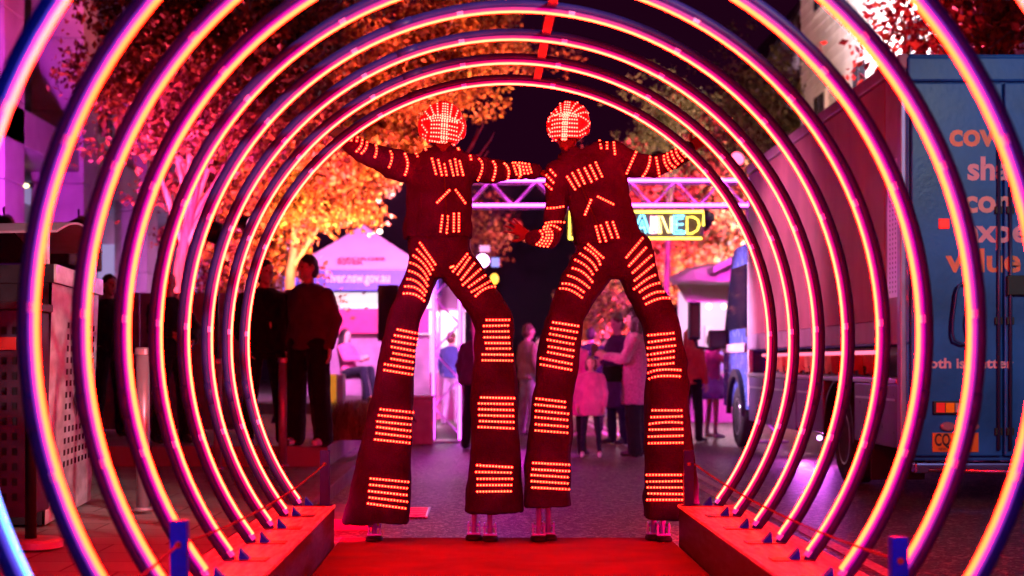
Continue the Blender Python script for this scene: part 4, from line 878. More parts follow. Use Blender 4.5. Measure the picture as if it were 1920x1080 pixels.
# bare twiggy sapling lit magenta
t = thing('tree', 'leafless sapling with magenta lit branches beside the head of the left walker', 'tree', (.05, 20.5, .0), 'street trees')
b = MB(); y = 20.5
b.tube([(.05, y, 0), P(890, 600, y), P(862, 305, y)], [.05, .04, .03], 8)
for l in ([(862, 305), (885, 275), (905, 235), (903, 212)], [(862, 305), (900, 290), (920, 262), (927, 247)], [(862, 305), (845, 260), (850, 215)], [(870, 297), (890, 262), (897, 240)], [(858, 320), (905, 300), (915, 283)]):
    b.tube([P(*p_, y) for p_ in l], [.024, .018, .013, .007][:len(l)], 6)
b.build('trunk', mat('smooth_bark', (.5, .3, .4), .6, var=.2), t, True)

# ------------------------------------------------------------------ buildings
M['render'] = mat('rendered_wall', (.42, .36, .42), .8, var=.12, vscale=2., bump=.15, bscale=60); M['white'] = mat('white_board', (.74, .72, .72), .6, var=.1, vscale=3.)
M['win'] = mat('window_glass', (.05, .05, .08), .08, coat=.3); M['frame'] = mat('window_frame', (.3, .27, .33), .5); M['timber'] = mat('dark_timber', (.08, .05, .06), .6, var=.3)
t = thing('building', 'pale rendered building with square pillars and shop windows along the footpath', 'building', (-8, 30, .14))
def panel_col(x0, x1, y0, y1, z0, z1, first):
    z = z0; i = 0
    while z < z1 - .1: zz = min(z + 1.22, z1); MB().bbox(x0, x1, y0, y1, z + .006, zz - .006, .012).build('cladding_panel', M['render'], t); z = zz
for (x0, x1, y0) in ((-7.5, -6.62, 26.8), (-7.2, -6.55, 31.6), (-7.0, -6.4, 37.), (-7.6, -6.7, 22.6)): panel_col(x0, x1, y0, y0 + 1., .1 if y0 < 26 else .5, 9.5, 0)
MB().box(-16, -8.2, 20, 60, .05, 9.6).build('wall', M['render'], t)
MB().bbox(-8.3, -6.7, 20, 60, 4.35, 4.9, .02).build('fascia', M['render'], t); MB().bbox(-8.3, -6.9, 20, 60, 8.8, 9.5, .02).build('parapet', M['render'], t)
for i, y in enumerate((23.8, 28.1, 32.8, 38.2)):
    for z0, z1 in ((.7, 3.6), (5.2, 8.0)):
        w = MB().bbox(-8.199, -8.12, y, y + 2.6, z0, z1, .01).build('window', M['frame'], t)
        for q in range(2): MB().bbox(-8.119, -8.10, y + .08 + q * 1.26, y + 1.26 + q * 1.26, z0 + .08, z1 - .08, .004).build('pane', M['win'], w)
b = MB().bbox(-9.6, -7.2, 27.9, 31.5, 5.3, 5.5, .02).build('balcony_slab', M['white'], t)
for q in range(9): MB().bbox(-7.24, -7.2, 28.0 + q * .4, 28.04 + q * .4, 5.5, 6.4, .004).build('baluster', M['frame'], t)
MB().bbox(-7.26, -7.18, 27.9, 31.5, 6.4, 6.46, .01).build('handrail', M['frame'], t)
MB().bbox(-8.1, -7.3, 33.0, 36.6, 2.9, 3.6, .02).build('shop_sign', mat('lilac_panel', (.6, .56, .8), .5, emit=(.5, .4, .8), estr=.5), t)
MB().bbox(-8.1, -7.5, 28.2, 31.3, 4.0, 4.3, .02).build('shop_sign', mat('lilac_panel2', (.6, .56, .8), .5, emit=(.5, .4, .8), estr=.4), t)
t = thing('wall_lamp', 'small bright wall lamp on the pillared building above the bins', 'lamp', P(45, 318, 26.0))
MB().bbox(-7.56, -7.28, 26.05, 26.2, 4.02, 4.1, .01).build('housing', M['lampcan'], t)
for dx in (-7.5, -7.38): MB().ell((dx, 26.04, 4.04), (.06, .05, .035)).build('bulb', emission('warm_bulb', (4, 3.2, 1.6)), t)
# shop awning / kiosk behind the bins
t = thing('kiosk', 'dark kiosk with a glowing magenta strip behind the near bins', 'kiosk', (-5.2, 17, .3))
s_ = 165; Yk = F / s_; a, c = P(-160, 432, Yk), P(188, 500, Yk)
MB().bbox(a.x, c.x - .35, Yk, Yk + 1.6, 2.28, 2.66, .03).build('awning', mat('awning_dark', (.02, .015, .02), .7), t); MB().bbox(a.x, c.x - .5, Yk + 1.4, Yk + 1.6, .14, 2.28, .02).build('back_panel', mat('kiosk_panel', (.1, .05, .09), .7), t)
MB().bbox(a.x, P(38, 0, Yk).x, Yk + .1, Yk + .13, 2.14, 2.25, .005).build('strip_light', emission('magenta_strip', (.55, .02, .75)), t)
MB().bbox(a.x, c.x - .5, Yk + .2, Yk + .8, .14, 1.2, .02).build('counter', mat('counter_dark', (.04, .02, .035), .6), t)
# low hoarding behind the bystanders
t = thing('hoarding', 'low dull red hoarding behind the bystanders on the footpath', 'barrier', (-3.6, 18.5, .32))
x = -5.0
for i in range(5): MB().bbox(x + .004, x + .46, 19.2, 19.24, .36, 2.0, .006).build('panel', mat('hoarding_panel', (.3, .14, .2), .7, var=.15), t); x += .465
for x in (-4.9, -3.75, -2.75): MB().bbox(x, x + .07, 19.245, 19.32, .325, 2.02, .005).build('upright', M['timber'], t)

t = thing('building', 'white weatherboard building with windows rising behind the truck', 'building', (8, 24, 0))
xf = 6.3
z = 0.2; i = 0
while z < 10.4: MB().add([(xf, 14, z), (xf, 31.4, z), (xf + .028, 31.4, z + .21), (xf + .028, 14, z + .21), (xf + .06, 14, z), (xf + .06, 31.4, z), (xf + .06, 31.4, z + .21), (xf + .06, 14, z + .21)], [(0, 1, 2, 3), (0, 4, 5, 1), (1, 5, 6, 2), (0, 3, 7, 4), (3, 2, 6, 7)]).build('weatherboard', M['white'], t); z += .212
MB().box(xf + .061, xf + 8, 14, 31.4, 0, 10.5).build('wall', M['white'], t)
for y in (16.2, 19.4, 22.6, 25.8, 28.9):
    for z0 in (1.2, 4.6, 7.6):
        w = MB().bbox(xf - .05, xf + .059, y, y + 1.05, z0, z0 + 1.55, .012).build('window', M['white'], t)
        for a in range(2):
            for c_ in range(3): MB().bbox(xf - .058, xf - .051, y + .08 + a * .46, y + .5 + a * .46, z0 + .08 + c_ * .48, z0 + .52 + c_ * .48, .002).build('pane', M['win'], w)
t = thing('building', 'grey mauve half timbered building with a gable beyond the white building', 'building', (9, 46, 0))
Yg = 45.0; x0, x1, xm = 7.2, 11.4, 9.09; ze, zp = 7.9, 11.2; GX = lambda x: (x - 5.2) * 1.05 + 7.2; GZ = lambda z: z * 1.195
b = MB(); b.add([(x0, Yg, 0), (x1, Yg, 0), (x1, Yg, ze), (xm, Yg, zp), (x0, Yg, ze), (x0, Yg + 12, 0), (x1, Yg + 12, 0), (x1, Yg + 12, ze), (xm, Yg + 12, zp), (x0, Yg + 12, ze)], [(0, 1, 2, 3, 4), (5, 9, 8, 7, 6), (0, 4, 9, 5), (1, 6, 7, 2), (0, 5, 6, 1)]); b.build('wall', mat('mauve_render', (.42, .37, .4), .8, var=.15), t)
rf = mat('slate_roof', (.06, .05, .06), .6, var=.3)
for (xa, xb) in ((x0 - .35, xm), (x1 + .35, xm)):
    MB().rings([[Vector((xa, yy, ze - .3)), Vector((xa, yy, ze - .12)), Vector((xb, yy, zp + .22)), Vector((xb, yy, zp + .02))] for yy in (Yg - .5, Yg + 12.3)]).build('roof', rf, t)
def beam(p, q, w=.13): 
    p, q = Vector(p), Vector(q); d = (q - p).normalized(); s = Vector((d.z, 0, -d.x)) * w / 2
    MB().rings([[p + s, p - s, p - s + Vector((0, -.05, 0)), p + s + Vector((0, -.05, 0))], [q + s, q - s, q - s + Vector((0, -.05, 0)), q + s + Vector((0, -.05, 0))]]).build('beam', M['timber'], t)
yb = Yg - .003
for l in (((5.2, yb, 6.6), (9.2, yb, 6.6)), ((5.27, yb, 2.5), (5.27, yb, 6.52)), ((9.13, yb, 2.5), (9.13, yb, 6.52)), ((6.1, yb, 4), (6.1, yb, 6.52)), ((7.0, yb, 6.68), (7.0, yb, 9.1)), ((6.1, yb, 6.68), (6.1, yb, 7.55)), ((8.0, yb, 4), (8.0, yb, 6.52)), ((5.3, yb - .004, 4.9), (6.05, yb - .004, 6.5)), ((6.2, yb - .004, 6.5), (7.0, yb - .004, 4.9)), ((7.1, yb - .004, 4.9), (7.9, yb - .004, 6.5)), ((6.2, yb - .004, 6.7), (6.95, yb - .004, 7.6))): beam(*[(GX(p_[0]), p_[1], GZ(p_[2])) for p_ in l], .2)
for (xa, za) in ((8.4, 5.6), (10.3, 5.6)):
    w = MB().bbox(xa, xa + .6, Yg - .045, Yg - .001, za, za + 1.1, .01).build('window', M['frame'], t)
    for q in range(2): MB().bbox(xa + .05 + q * .27, xa + .28 + q * .27, Yg - .052, Yg - .0455, za + .06, za + 1.04, .002).build('pane', mat('warm_pane', (.3, .25, .1), .2, emit=(.35, .26, .08), estr=.4), w)
t = thing('building', 'dark low building closing the far end of the street', 'building', (-1, 60, 0))
MB().box(-9, 4.4, 58, 70, 0, 7.5).build('wall', mat('far_wall', (.03, .025, .045), .8), t); MB().bbox(-9.3, 4.7, 57.6, 70.3, 7.5, 7.8, .05).build('parapet', mat('far_parapet', (.03, .025, .045), .8), t)

# ------------------------------------------------------------------ marquee, stalls, stage bits
t = thing('marquee', 'pink lit pop up marquee with a blue valance behind the left walker', 'tent', (-2.2, 29.5, .5))
s_ = 103; Ym = F / s_; tentm = mat('tent_canvas', (.8, .66, .78), .7, var=.06, vscale=2, bump=.2, bscale=20); blu = mat('valance_blue', (.08, .13, .5), .6, var=.1)
cx = P(671, 0, Ym).x; hw = 1.42; ze, zp, zv = P(0, 508, Ym).z, P(0, 410, Ym).z, P(0, 545, Ym).z
n = 10; rs = []
for i in range(n + 1):
    u = i / n; w = hw * (1 - u) + .02; z = ze + (zp - ze) * (u ** 1.12); y0 = Ym + hw
    ring = []
    for (a, c_) in ((-1, -1), (1, -1), (1, 1), (-1, 1)):
        for q in range(6):
            nx = {(-1, -1): (1, 0), (1, -1): (0, 1), (1, 1): (-1, 0), (-1, 1): (0, -1)}[(a, c_)]
            sag = .0 if i in (0, n) else -.035 * math.sin(PI * q / 6) * (1 - u)
            ring.append(Vector((cx + (a + nx[0] * 2 * q / 6) * w, y0 + (c_ + nx[1] * 2 * q / 6) * w, z + sag)))
    rs.append(ring)
MB().rings(rs, False, True).build('canopy', tentm, t)
for (xa, xb, ya, yb) in ((cx - hw - .03, cx + hw + .03, Ym - .035, Ym - .022), (cx - hw - .03, cx + hw + .03, Ym + 2 * hw + .022, Ym + 2 * hw + .035), (cx - hw - .035, cx - hw - .022, Ym - .02, Ym + 2 * hw + .02), (cx + hw + .022, cx + hw + .035, Ym - .02, Ym + 2 * hw + .02)):
    MB().bbox(xa, xb, ya, yb, zv, ze + .02, .004).build('valance', blu, t)
for xx in (cx - hw, cx + hw):
    for yy in (Ym, Ym + 2 * hw): MB().cyl((xx, yy, .5), (xx, yy, ze), .025, 8).build('leg', M['truss'], t, True)
ink = mat('red_print', (.25, .02, .06), .6); pt = mat('white_print', (.8, .7, .8), .6)
p, e = P(612, 529, Ym), P(731, 529, Ym); lettering('river.nsw.gov.au', (p.x, Ym - .037, p.z), .24, pt, t, .004, .001, width=e.x - p.x)
f = (zp - ze)
def slope(px, py):                                   # a point on the front slope of the canopy
    z = P(0, py, Ym + .4).z; u = max(0., (z - ze) / f) ** (1 / 1.12); return z, Ym + hw * u
for body, px0, px1, py in (('GEORGES', 634, 723, 489), ('RIVER', 634, 682, 497)):
    z, yy = slope(0, py); o = lettering(body, (P(px0, 0, yy).x, yy - .05, z), .085, ink, t, .003, .001, width=P(px1, 0, yy).x - P(px0, 0, yy).x)
MB().bbox(cx - 1.3, cx + 1.25, Ym + 1.6, Ym + 1.64, 1.72, 2.19, .01).build('back_wall', mat('pink_banner', (.75, .05, .22), .6, var=.1, emit=(.8, .02, .15), estr=.35), t)  # crimson banner with its glow put into the material, no lamp in it
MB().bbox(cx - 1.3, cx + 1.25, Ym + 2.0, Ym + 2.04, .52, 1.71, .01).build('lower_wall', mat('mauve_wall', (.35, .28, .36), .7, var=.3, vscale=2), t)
MB().bbox(cx - 1.35, cx + 1.3, Ym + 1.5, Ym + 1.54, 2.2, 2.5, .01).build('lit_banner', mat('white_banner', (.85, .83, .85), .6, emit=(.95, .85, .95), estr=.9), t)  # white banner brightened by emission in its own material
t = thing('string_light', 'white bulb on a bracket above the marquee slope', 'lamp', P(712, 434, 24)); MB().ell(P(712, 434, 24), (.04, .04, .035)).build('bulb', emission('white_bulb', (5, 4.2, 3.6)), t); MB().cyl(P(703, 436, 24), P(690, 440, 24.4), .012, 6).build('arm', M['truss'], t)

t = thing('loudspeaker', 'tall black loudspeaker beside the marquee valance', 'speaker', (-1.45, 22.5, .32))
a, c = P(708, 534, 22), P(748, 640, 22); b = MB().bbox(a.x, c.x, 22, 22.35, c.z, a.z, .02); b.build('cabinet', M['lampcan'], t); MB().bbox(a.x + .02, c.x - .02, 21.985, 21.999, c.z + .03, a.z - .03, .004).build('grille', mat('grille_cloth', (.012, .008, .02), .7, bump=.5, bscale=200), t)
MB().cyl(((a.x + c.x) / 2, 22.17, .34), ((a.x + c.x) / 2, 22.17, c.z), .025, 10).build('stand_pole', M['lampcan'], t)
for q in range(3): u = 2.1 * q + .4; MB().cyl(((a.x + c.x) / 2, 22.17, .9), ((a.x + c.x) / 2 + .4 * math.cos(u), 22.17 + .4 * math.sin(u), .33), .014, 6).build('leg', M['lampcan'], t)
t = thing('counter_block', 'magenta lit block counter beside the truss tower', 'block', (-.75, 22.7, 0)); a, c = P(770, 742, 22.6), P(812, 830, 22.6)
MB().bbox(a.x - .2, c.x, 22.6, 23.1, .004, c.z + (a.z - c.z) - .04, .02).build('body', mat('block_paint', (.6, .3, .45), .6, var=.1), t); MB().bbox(a.x - .22, c.x + .015, 22.585, 23.12, a.z - .039, a.z, .01).build('top_board', mat('block_top', (.7, .4, .55), .5), t)
t = thing('planter_box', 'planter box with a front coloured as yellow lit beside the seated woman', 'planter', P(627, 760, 24)); a, c = P(612, 702, 24), P(643, 765, 24)
MB().bbox(a.x, P(630, 0, 24).x, 24, 24.5, .33, a.z, .01).build('front_panel', mat('yellow_lit_panel', (.75, .4, .05), .6, var=.1, emit=(1, .42, .03), estr=.35), t); MB().bbox(P(630.5, 0, 24).x, c.x, 24, 24.5, .33, a.z, .01).build('side_panel', mat('grey_panel', (.4, .38, .4), .6), t)  # orange light on the front put in as yellow colour and emission
# grassy shrub
t = thing('ornamental_grass', 'clump of long ornamental grass by the kerb beside the left trouser leg', 'plant', P(655, 826, 17.6)); rnd = random.Random(5); g = MB()
for i in range(2600):
    bx = P(rnd.uniform(618, 705), 0, 17.6).x; by = 17.3 + rnd.uniform(0, .8); L = rnd.uniform(.22, .46); a = rnd.uniform(0, 6.28); lean = rnd.uniform(.05, .28); w = rnd.uniform(.004, .008)
    p0 = Vector((bx, by, .32)); p1 = p0 + Vector((math.cos(a) * lean * .4, math.sin(a) * lean * .4, L * .65)); p2 = p0 + Vector((math.cos(a) * lean, math.sin(a) * lean, L)); s = Vector((math.cos(a + 1.2), math.sin(a + 1.2), 0)) * w
    g.add([p0 - s, p0 + s, p1 + s * .7, p1 - s * .7, p2], [(0, 1, 2, 3), (3, 2, 4)])
o = g.build('blades', leaf_mat('grass_blade', (.12, .07, .03), (.26, .17, .07), (.35, .22, .1)), t); o['kind'] = 'stuff'
# bright stalls in the far street
def stall(lab, px0, px1, s, z0, zt_, awn, goods, lit, seed):
    Y = F / s; x0, x1 = P(px0, 0, Y).x, P(px1, 0, Y).x; rnd = random.Random(seed); t = thing('market_stall', lab, 'stall', ((x0 + x1) / 2, Y, z0))
    for x in (x0 + .04, x1 - .04):
        for y in (Y, Y + 1.6): MB().cyl((x, y, z0), (x, y, zt_), .03, 8).build('post', M['truss'], t, True)
    MB().rings([[Vector((x, Y - .5, zt_ - .3)), Vector((x, Y - .5, zt_ - .26)), Vector((x, Y + 1.7, zt_ + .3)), Vector((x, Y + 1.7, zt_ + .26))] for x in (x0 - .1, x1 + .1)]).build('awning', awn, t)
    MB().bbox(x0, x1, Y + 1.55, Y + 1.6, z0, zt_, .01).build('back_wall', lit, t); MB().bbox(x0, x1, Y, Y + .5, z0 + .0, z0 + .95, .01).build('counter', goods, t)  # back wall material carries emission in place of light falling on it
    for i in range(max(2, int((x1 - x0) / .3))): x = x0 + .15 + i * .3; MB().ell((x, Y + .3, zt_ - .35), (.045, .045, .05)).build('bulb', emission('stall_bulb', (6, 4.2, 1.5)), t)
    for i in range(max(3, int((x1 - x0) / .22))):
        x = x0 + .1 + i * .22; h = rnd.uniform(.3, 1.1); MB().bbox(x, x + .15, Y + 1.45, Y + 1.54, z0 + 1.0, z0 + 1.0 + h, .005).build('poster', mat('poster', (rnd.uniform(.3, .9), rnd.uniform(.2, .8), rnd.uniform(.3, .9)), .6), t)
    d = bpy.data.lights.new('stall_light', 'POINT'); d.energy = 75; d.color = (1, .62, .85); d.shadow_soft_size = .2; o = bpy.data.objects.new('stall_light', d); COL.objects.link(o); o.parent = t; o.location = Vector(((x0 + x1) / 2, Y + .5, zt_ - .4)) - t.location
wc = mat('white_canvas', (.8, .78, .8), .7); 
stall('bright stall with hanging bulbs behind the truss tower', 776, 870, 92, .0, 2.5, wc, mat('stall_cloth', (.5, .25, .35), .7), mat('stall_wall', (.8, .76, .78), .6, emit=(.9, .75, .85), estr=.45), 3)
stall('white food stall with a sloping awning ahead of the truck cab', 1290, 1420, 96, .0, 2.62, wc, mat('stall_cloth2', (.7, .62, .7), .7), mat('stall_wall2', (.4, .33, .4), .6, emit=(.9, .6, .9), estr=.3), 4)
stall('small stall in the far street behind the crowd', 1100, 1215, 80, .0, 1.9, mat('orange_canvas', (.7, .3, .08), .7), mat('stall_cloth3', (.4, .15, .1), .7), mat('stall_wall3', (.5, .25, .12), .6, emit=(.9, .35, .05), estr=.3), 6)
t = thing('food_awning', 'wide white raised awning flap on the food stall by the truck cab', 'awning', P(1340, 500, 29)); 
pts = [P(1268, 524, 30.0), P(1300, 506, 29.5), P(1345, 497, 29.), P(1412, 497, 29.0)]; pb = [P(1268, 530, 30.0), P(1300, 528, 29.5), P(1345, 530, 29.), P(1412, 528, 29.0)]
b = MB(); b.rings([[a, c + Vector((0, -.4, 0)), c + Vector((0, .8, 0)), a + Vector((0, 1.2, .1))] for a, c in zip(pts, pb)]); b.build('canvas', wc, t)
pts = [P(1338, 499, 28.3), P(1412, 462, 28.3)]; b = MB(); b.rings([[a, a + Vector((0, 0, -.12)), a + Vector((0, 1.3, -.12)), a + Vector((0, 1.3, 0))] for a in pts]); b.build('grey_flap', mat('grey_canvas', (.5, .5, .56), .6), t)
MB().cyl(P(1395, 530, 29), P(1395, 818, 29), .03, 8).build('pole', M['truss'], t)

# ------------------------------------------------------------------ bins, bollards
def perf(t, A, B, zb, zt_, cols, rows, u0, u1, v0, v1, m, du=.5, dv=.55, skip=None):   # a perforated sheet between two upright edges, holes are real openings
    A0_, A1_, B0_, B1_ = A[0], A[1], B[0], B[1]
    def q(u, v, d=0.): lo = Vector(A0_).lerp(Vector(B0_), u); hi = Vector(A1_).lerp(Vector(B1_), u); return lo.lerp(hi, v)
    us = [0]; vs = [0]; cu = (u1 - u0) / cols; cv = (v1 - v0) / rows
    for i in range(cols): us += [u0 + cu * (i + .5 - du / 2), u0 + cu * (i + .5 + du / 2)]
    for j in range(rows): vs += [v0 + cv * (j + .5 - dv / 2), v0 + cv * (j + .5 + dv / 2)]
    us.append(1); vs.append(1); b = MB(); nu = len(us); pts = [q(u, v) for v in vs for u in us]
    fs = [(j * nu + i, j * nu + i + 1, (j + 1) * nu + i + 1, (j + 1) * nu + i) for j in range(len(vs) - 1) for i in range(nu - 1) if not (i % 2 == 1 and j % 2 == 1 and not (skip and skip((i - 1) // 2, (j - 1) // 2)))]
    return b.add(pts, fs).build('perforated_panel', m, t)
t = thing('litter_bin', 'tall steel bin enclosure with a bright perforated front and arched hood', 'bin', (-2.8, 11, .14))
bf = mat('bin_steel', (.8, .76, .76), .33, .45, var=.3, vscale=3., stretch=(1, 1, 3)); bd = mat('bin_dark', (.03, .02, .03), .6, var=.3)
Y1_, Y2_ = 10.0, 11.9; ztop = 1.66
A1 = P(98, 545, Y1_); A1.z = ztop; A0b = Vector((P(80, 0, Y1_).x, Y1_ + .05, .14)); B1 = Vector((P(185, 0, Y2_).x, Y2_, ztop)); B0b = Vector((B1.x - .06, Y2_, .14))
perf(t, (A0b, A1), (B0b, B1), 0, 0, 8, 13, .30, .95, .2, .86, bf, .52, .5, lambda i, j: 4 <= j <= 6 and 2 <= i <= 4)
off = Vector((.02, 0, 0)); b = MB(); dd = Vector((-.5, .1, 0))
b.add([A0b - off, A1 - off, A1 + dd, A0b + dd], [(0, 1, 2, 3)]); b.add([B0b - off, B1 - off, B1 + dd, B0b + dd], [(3, 2, 1, 0)]); b.add([A0b + dd, A1 + dd, B1 + dd, B0b + dd], [(0, 1, 2, 3)]); b.build('body', bd, t)
MB().rings([[A0b - Vector((.1, 0, 0)), A1 - Vector((.1, 0, .02))], ] * 1 + [[B0b - Vector((.1, 0, 0)), B1 - Vector((.1, 0, .02))]], False, False).build('liner', bd, t)
lo, hi = 1.662, 1.775
def slab(z0, z1, ext, name, m): 
    MB().rings([[A1 * 1 + Vector((ext, -ext, z0 - A1.z)), B1 + Vector((ext, ext, z0 - B1.z)), B1 + dd + Vector((-ext, ext, z0 - B1.z)), A1 + dd + Vector((-ext, -ext, z0 - A1.z))], [A1 + Vector((ext, -ext, z1 - A1.z)), B1 + Vector((ext, ext, z1 - B1.z)), B1 + dd + Vector((-ext, ext, z1 - B1.z)), A1 + dd + Vector((-ext, -ext, z1 - A1.z))]]).build(name, m, t)
slab(lo, hi, .012, 'top_tray', bd)
MB().rings([[q_ + Vector((.014, 0, lo - ztop)), q_ + Vector((.03, 0, lo - ztop)), q_ + Vector((.03, 0, hi - ztop)), q_ + Vector((.014, 0, hi - ztop))] for q_ in (A1 + Vector((0, -.015, 0)), B1 + Vector((0, .015, 0)))]).build('front_trim', bf, t)
for pp in (A1, B1): MB().bbox(pp.x - .05, pp.x - .02, pp.y - .02, pp.y + .02, hi, hi + .24, .004).build('hood_post', bf, t)
b = MB(); n = 12; rs = []
for i in range(n + 1): u = i / n; q = A1.lerp(B1, u); z = hi + .2 + .12 * math.sin(PI * u); rs.append([Vector((q.x + .03, q.y, z)), Vector((q.x - .52, q.y + .1, z)), Vector((q.x - .52, q.y + .1, z + .015)), Vector((q.x + .03, q.y, z + .015))])
b.rings(rs); b.build('hood', mat('hood_paint', (.45, .3, .4), .5, var=.1), t)
mid = A0b.lerp(B0b, .58).lerp(A1.lerp(B1, .58), .5); nrm = (B1 - A1).cross(Vector((0, 0, 1))).normalized(); tg = (B1 - A1).normalized()
if nrm.x < 0: nrm = -nrm
b = MB()                                              # leaf like emblem on the bin front
for k_, (ou, ov, L_) in enumerate(((-.10, -.02, .19), (0, 0, .25), (.1, .02, .19))):
    pts = []
    for i in range(9): v = i / 8; w = .045 * math.sin(PI * v); pts.append((ou + .05 * math.sin(2.2 * PI * v), ov - L_ / 2 + L_ * v, w))
    L1 = [mid + nrm * .006 + tg * (u - w) + Vector((0, 0, v)) for u, v, w in pts]; L2 = [mid + nrm * .006 + tg * (u + w) + Vector((0, 0, v)) for u, v, w in pts]
    b.add(L1 + L2, [(i, i + 1, 10 + i, 9 + i) for i in range(8)])
b.build('emblem', bd, t)
t = thing('litter_bin', 'dark perforated bin at the frame edge in blue shadow with a red label', 'bin', (-2.9, 8.9, .14)); Yb = 8.9
x0, x1 = P(-150, 0, Yb).x, P(47, 0, Yb).x
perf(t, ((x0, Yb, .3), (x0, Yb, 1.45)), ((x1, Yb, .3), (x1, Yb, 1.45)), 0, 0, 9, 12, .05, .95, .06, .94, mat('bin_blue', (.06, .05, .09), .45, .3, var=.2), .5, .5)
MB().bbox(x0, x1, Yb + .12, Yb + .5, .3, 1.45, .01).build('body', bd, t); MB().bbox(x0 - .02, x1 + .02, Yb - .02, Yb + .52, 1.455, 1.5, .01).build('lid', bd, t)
a, c = P(-60, 632, Yb - .01), P(30, 656, Yb - .01); MB().bbox(a.x, c.x, Yb - .014, Yb - .003, c.z, a.z, .002).build('label_plate', mat('red_label', (.5, .05, .04), .5), t)
t = thing('signpost', 'dark round post on a pale disc base beside the near bins', 'post', P(62, 1030, 8.95)); px = P(58, 0, 8.95).x
MB().cyl((px, 8.95, .145), (px, 8.95, 1.5), .032, 14).build('shaft', M['lampcan'], t, True)
MB().loft([(.13, px - .175, px + .175, 8.95, .175), (.165, px - .175, px + .175, 8.95, .175), (.178, px - .16, px + .16, 8.95, .16)], 32).build('base_disc', mat('disc_steel', (.5, .42, .4), .5, .3, var=.2), t)
bol = mat('bollard_steel', (.42, .35, .42), .38, .5, var=.12)
def bollard(x, y, z0, z1, r, lab):
    t = thing('bollard', lab, 'bollard', (x, y, z0), 'bollards along the footpath')
    MB().cyl((x, y, z0 + .002), (x, y, z1 - .05), r, 18).build('shaft', bol, t, True); MB().loft([(z1 - .05, x - r * 1.18, x + r * 1.18, y, r * 1.18), (z1 - .012, x - r * 1.18, x + r * 1.18, y, r * 1.18), (z1, x - r, x + r, y, r)], 20).build('cap', bol, t)
    MB().cyl((x, y, z0 + .001), (x, y, z0 + .02), r * 1.5, 18).build('collar', bol, t)
bollard(P(268, 0, 11.03).x, 11.03, .145, 1.265, .045, 'thick steel bollard on the footpath nearest the bins')
bollard(P(408, 0, 15.2).x, 15.2, .145, 1.2, .04, 'slim bollard on the footpath seen between the middle arches')
bollard(P(530, 0, 15.9).x, 15.9, .13, 1.21, .042, 'dark bollard with violet edge in front of the two men')

# ------------------------------------------------------------------ the crowd
CR = 'people standing around the street event'
mar = cloth('dusk_maroon', (.06, .02, .035)); pinkc = cloth('pink_coat', (.6, .14, .34), 60, .22, .6); pinkt = cloth('pink_top', (.6, .12, .3)); pl = cloth('plum_coat', (.05, .025, .07)); cream = cloth('cream_coat', (.35, .25, .2), 90); oran = cloth('rust_top', (.45, .1, .05)); tut = cloth('tulle', (.3, .15, .5), 60); fz = mat('fluffy_pink', (.42, .1, .26), .95, var=.3, vscale=50, bump=1., bscale=90, sheen=.6)
M.update(bluej=cloth('blue_jacket', (.05, .09, .25)), paleh=cloth('pale_hoodie', (.35, .3, .33)), greyc=cloth('grey_coat', (.2, .19, .22)), mar=mar, pinkc=pinkc, pinkt=pinkt, plum=pl, cream=cream, oran=oran, tut=tut, fz=fz)
person('man in a maroon sweatshirt and wide black trousers with white shoes, head turned', 578, 840, 186, .32, 1.93, -28, 'maroon', 'black', 'hair', arms={'l': ((-.22, .03, 1.14), (-.2, -.1, .92), (.1, -.2, -1)), 'r': ((.225, .05, 1.14), (.2, .0, .9), (0, -.1, -1))}, bottype='wide', shoe='shoe_white', stance=.06, headturn=-22, headtilt=4, group=CR, width=1.2)
person('man in a dark zipped jacket standing behind the innermost arch by the bollard', 497, 850, 186, .32, 1.88, 22, 'black', 'black', 'hair', group=CR, headturn=15, width=1.15, arms={'l': ((-.26, .0, 1.14), (-.2, -.2, .95), (.3, -.3, -1))})
person('shadowy person in black standing behind the bright perforated bin', 205, 850, 165, .32, 1.85, 40, 'black', 'black', 'hair', group=CR, skin_m='skin2')
person('person bowed over a bag behind the arches beside the hoarding', 322, 850, 180, .32, 1.8, 30, 'navy', 'black', 'hair_grey', group=CR, lean=-10, headtilt=18, arms={'l': ((-.24, -.12, 1.12), (-.1, -.3, 1.05), (.6, -.4, -.2)), 'r': ((.24, -.12, 1.12), (.12, -.3, .98), (-.3, -.5, -.4))})
person('woman with long dark hair in a pink sleeved top, sitting with her phone', 655, 750, 108, .5, 1.66, 55, 'pinkt', 'navy', 'hair', sit=True, group=CR, hairtype='long', headtilt=14, lean=-8, arms={'l': ((-.23, -.12, 1.16), (-.1, -.36, 1.14), (.4, -.7, .3)), 'r': ((.23, -.12, 1.16), (.1, -.36, 1.14), (-.4, -.7, .3))})
t = thing('bench', 'low bench under the seated woman', 'bench', P(655, 720, 28.2)); bx = t.location.x
MB().bbox(bx - .5, bx + .35, 27.75, 28.25, .88, .93, .01).build('seat', M['timber'], t)
for dx in (-.42, .25): MB().bbox(bx + dx, bx + dx + .06, 27.8, 28.2, .505, .879, .005).build('leg', M['lampcan'], t)
person('person in a maroon jacket seen from behind at the side of the left walker', 893, 832, 140, .0, 1.72, 165, 'mar', 'black', 'hair', group=CR, toptype='coat')
person('grey haired man in a cream and dark jacket with pale jeans between the walkers', 990, 806, 118, .0, 1.78, 120, 'cream', 'denim', 'hair_brown', group=CR)
person('person in a dark navy jacket with pale stripes behind the child', 1108, 812, 112, .0, 1.76, 170, 'navy', 'black', 'hair', group=CR)
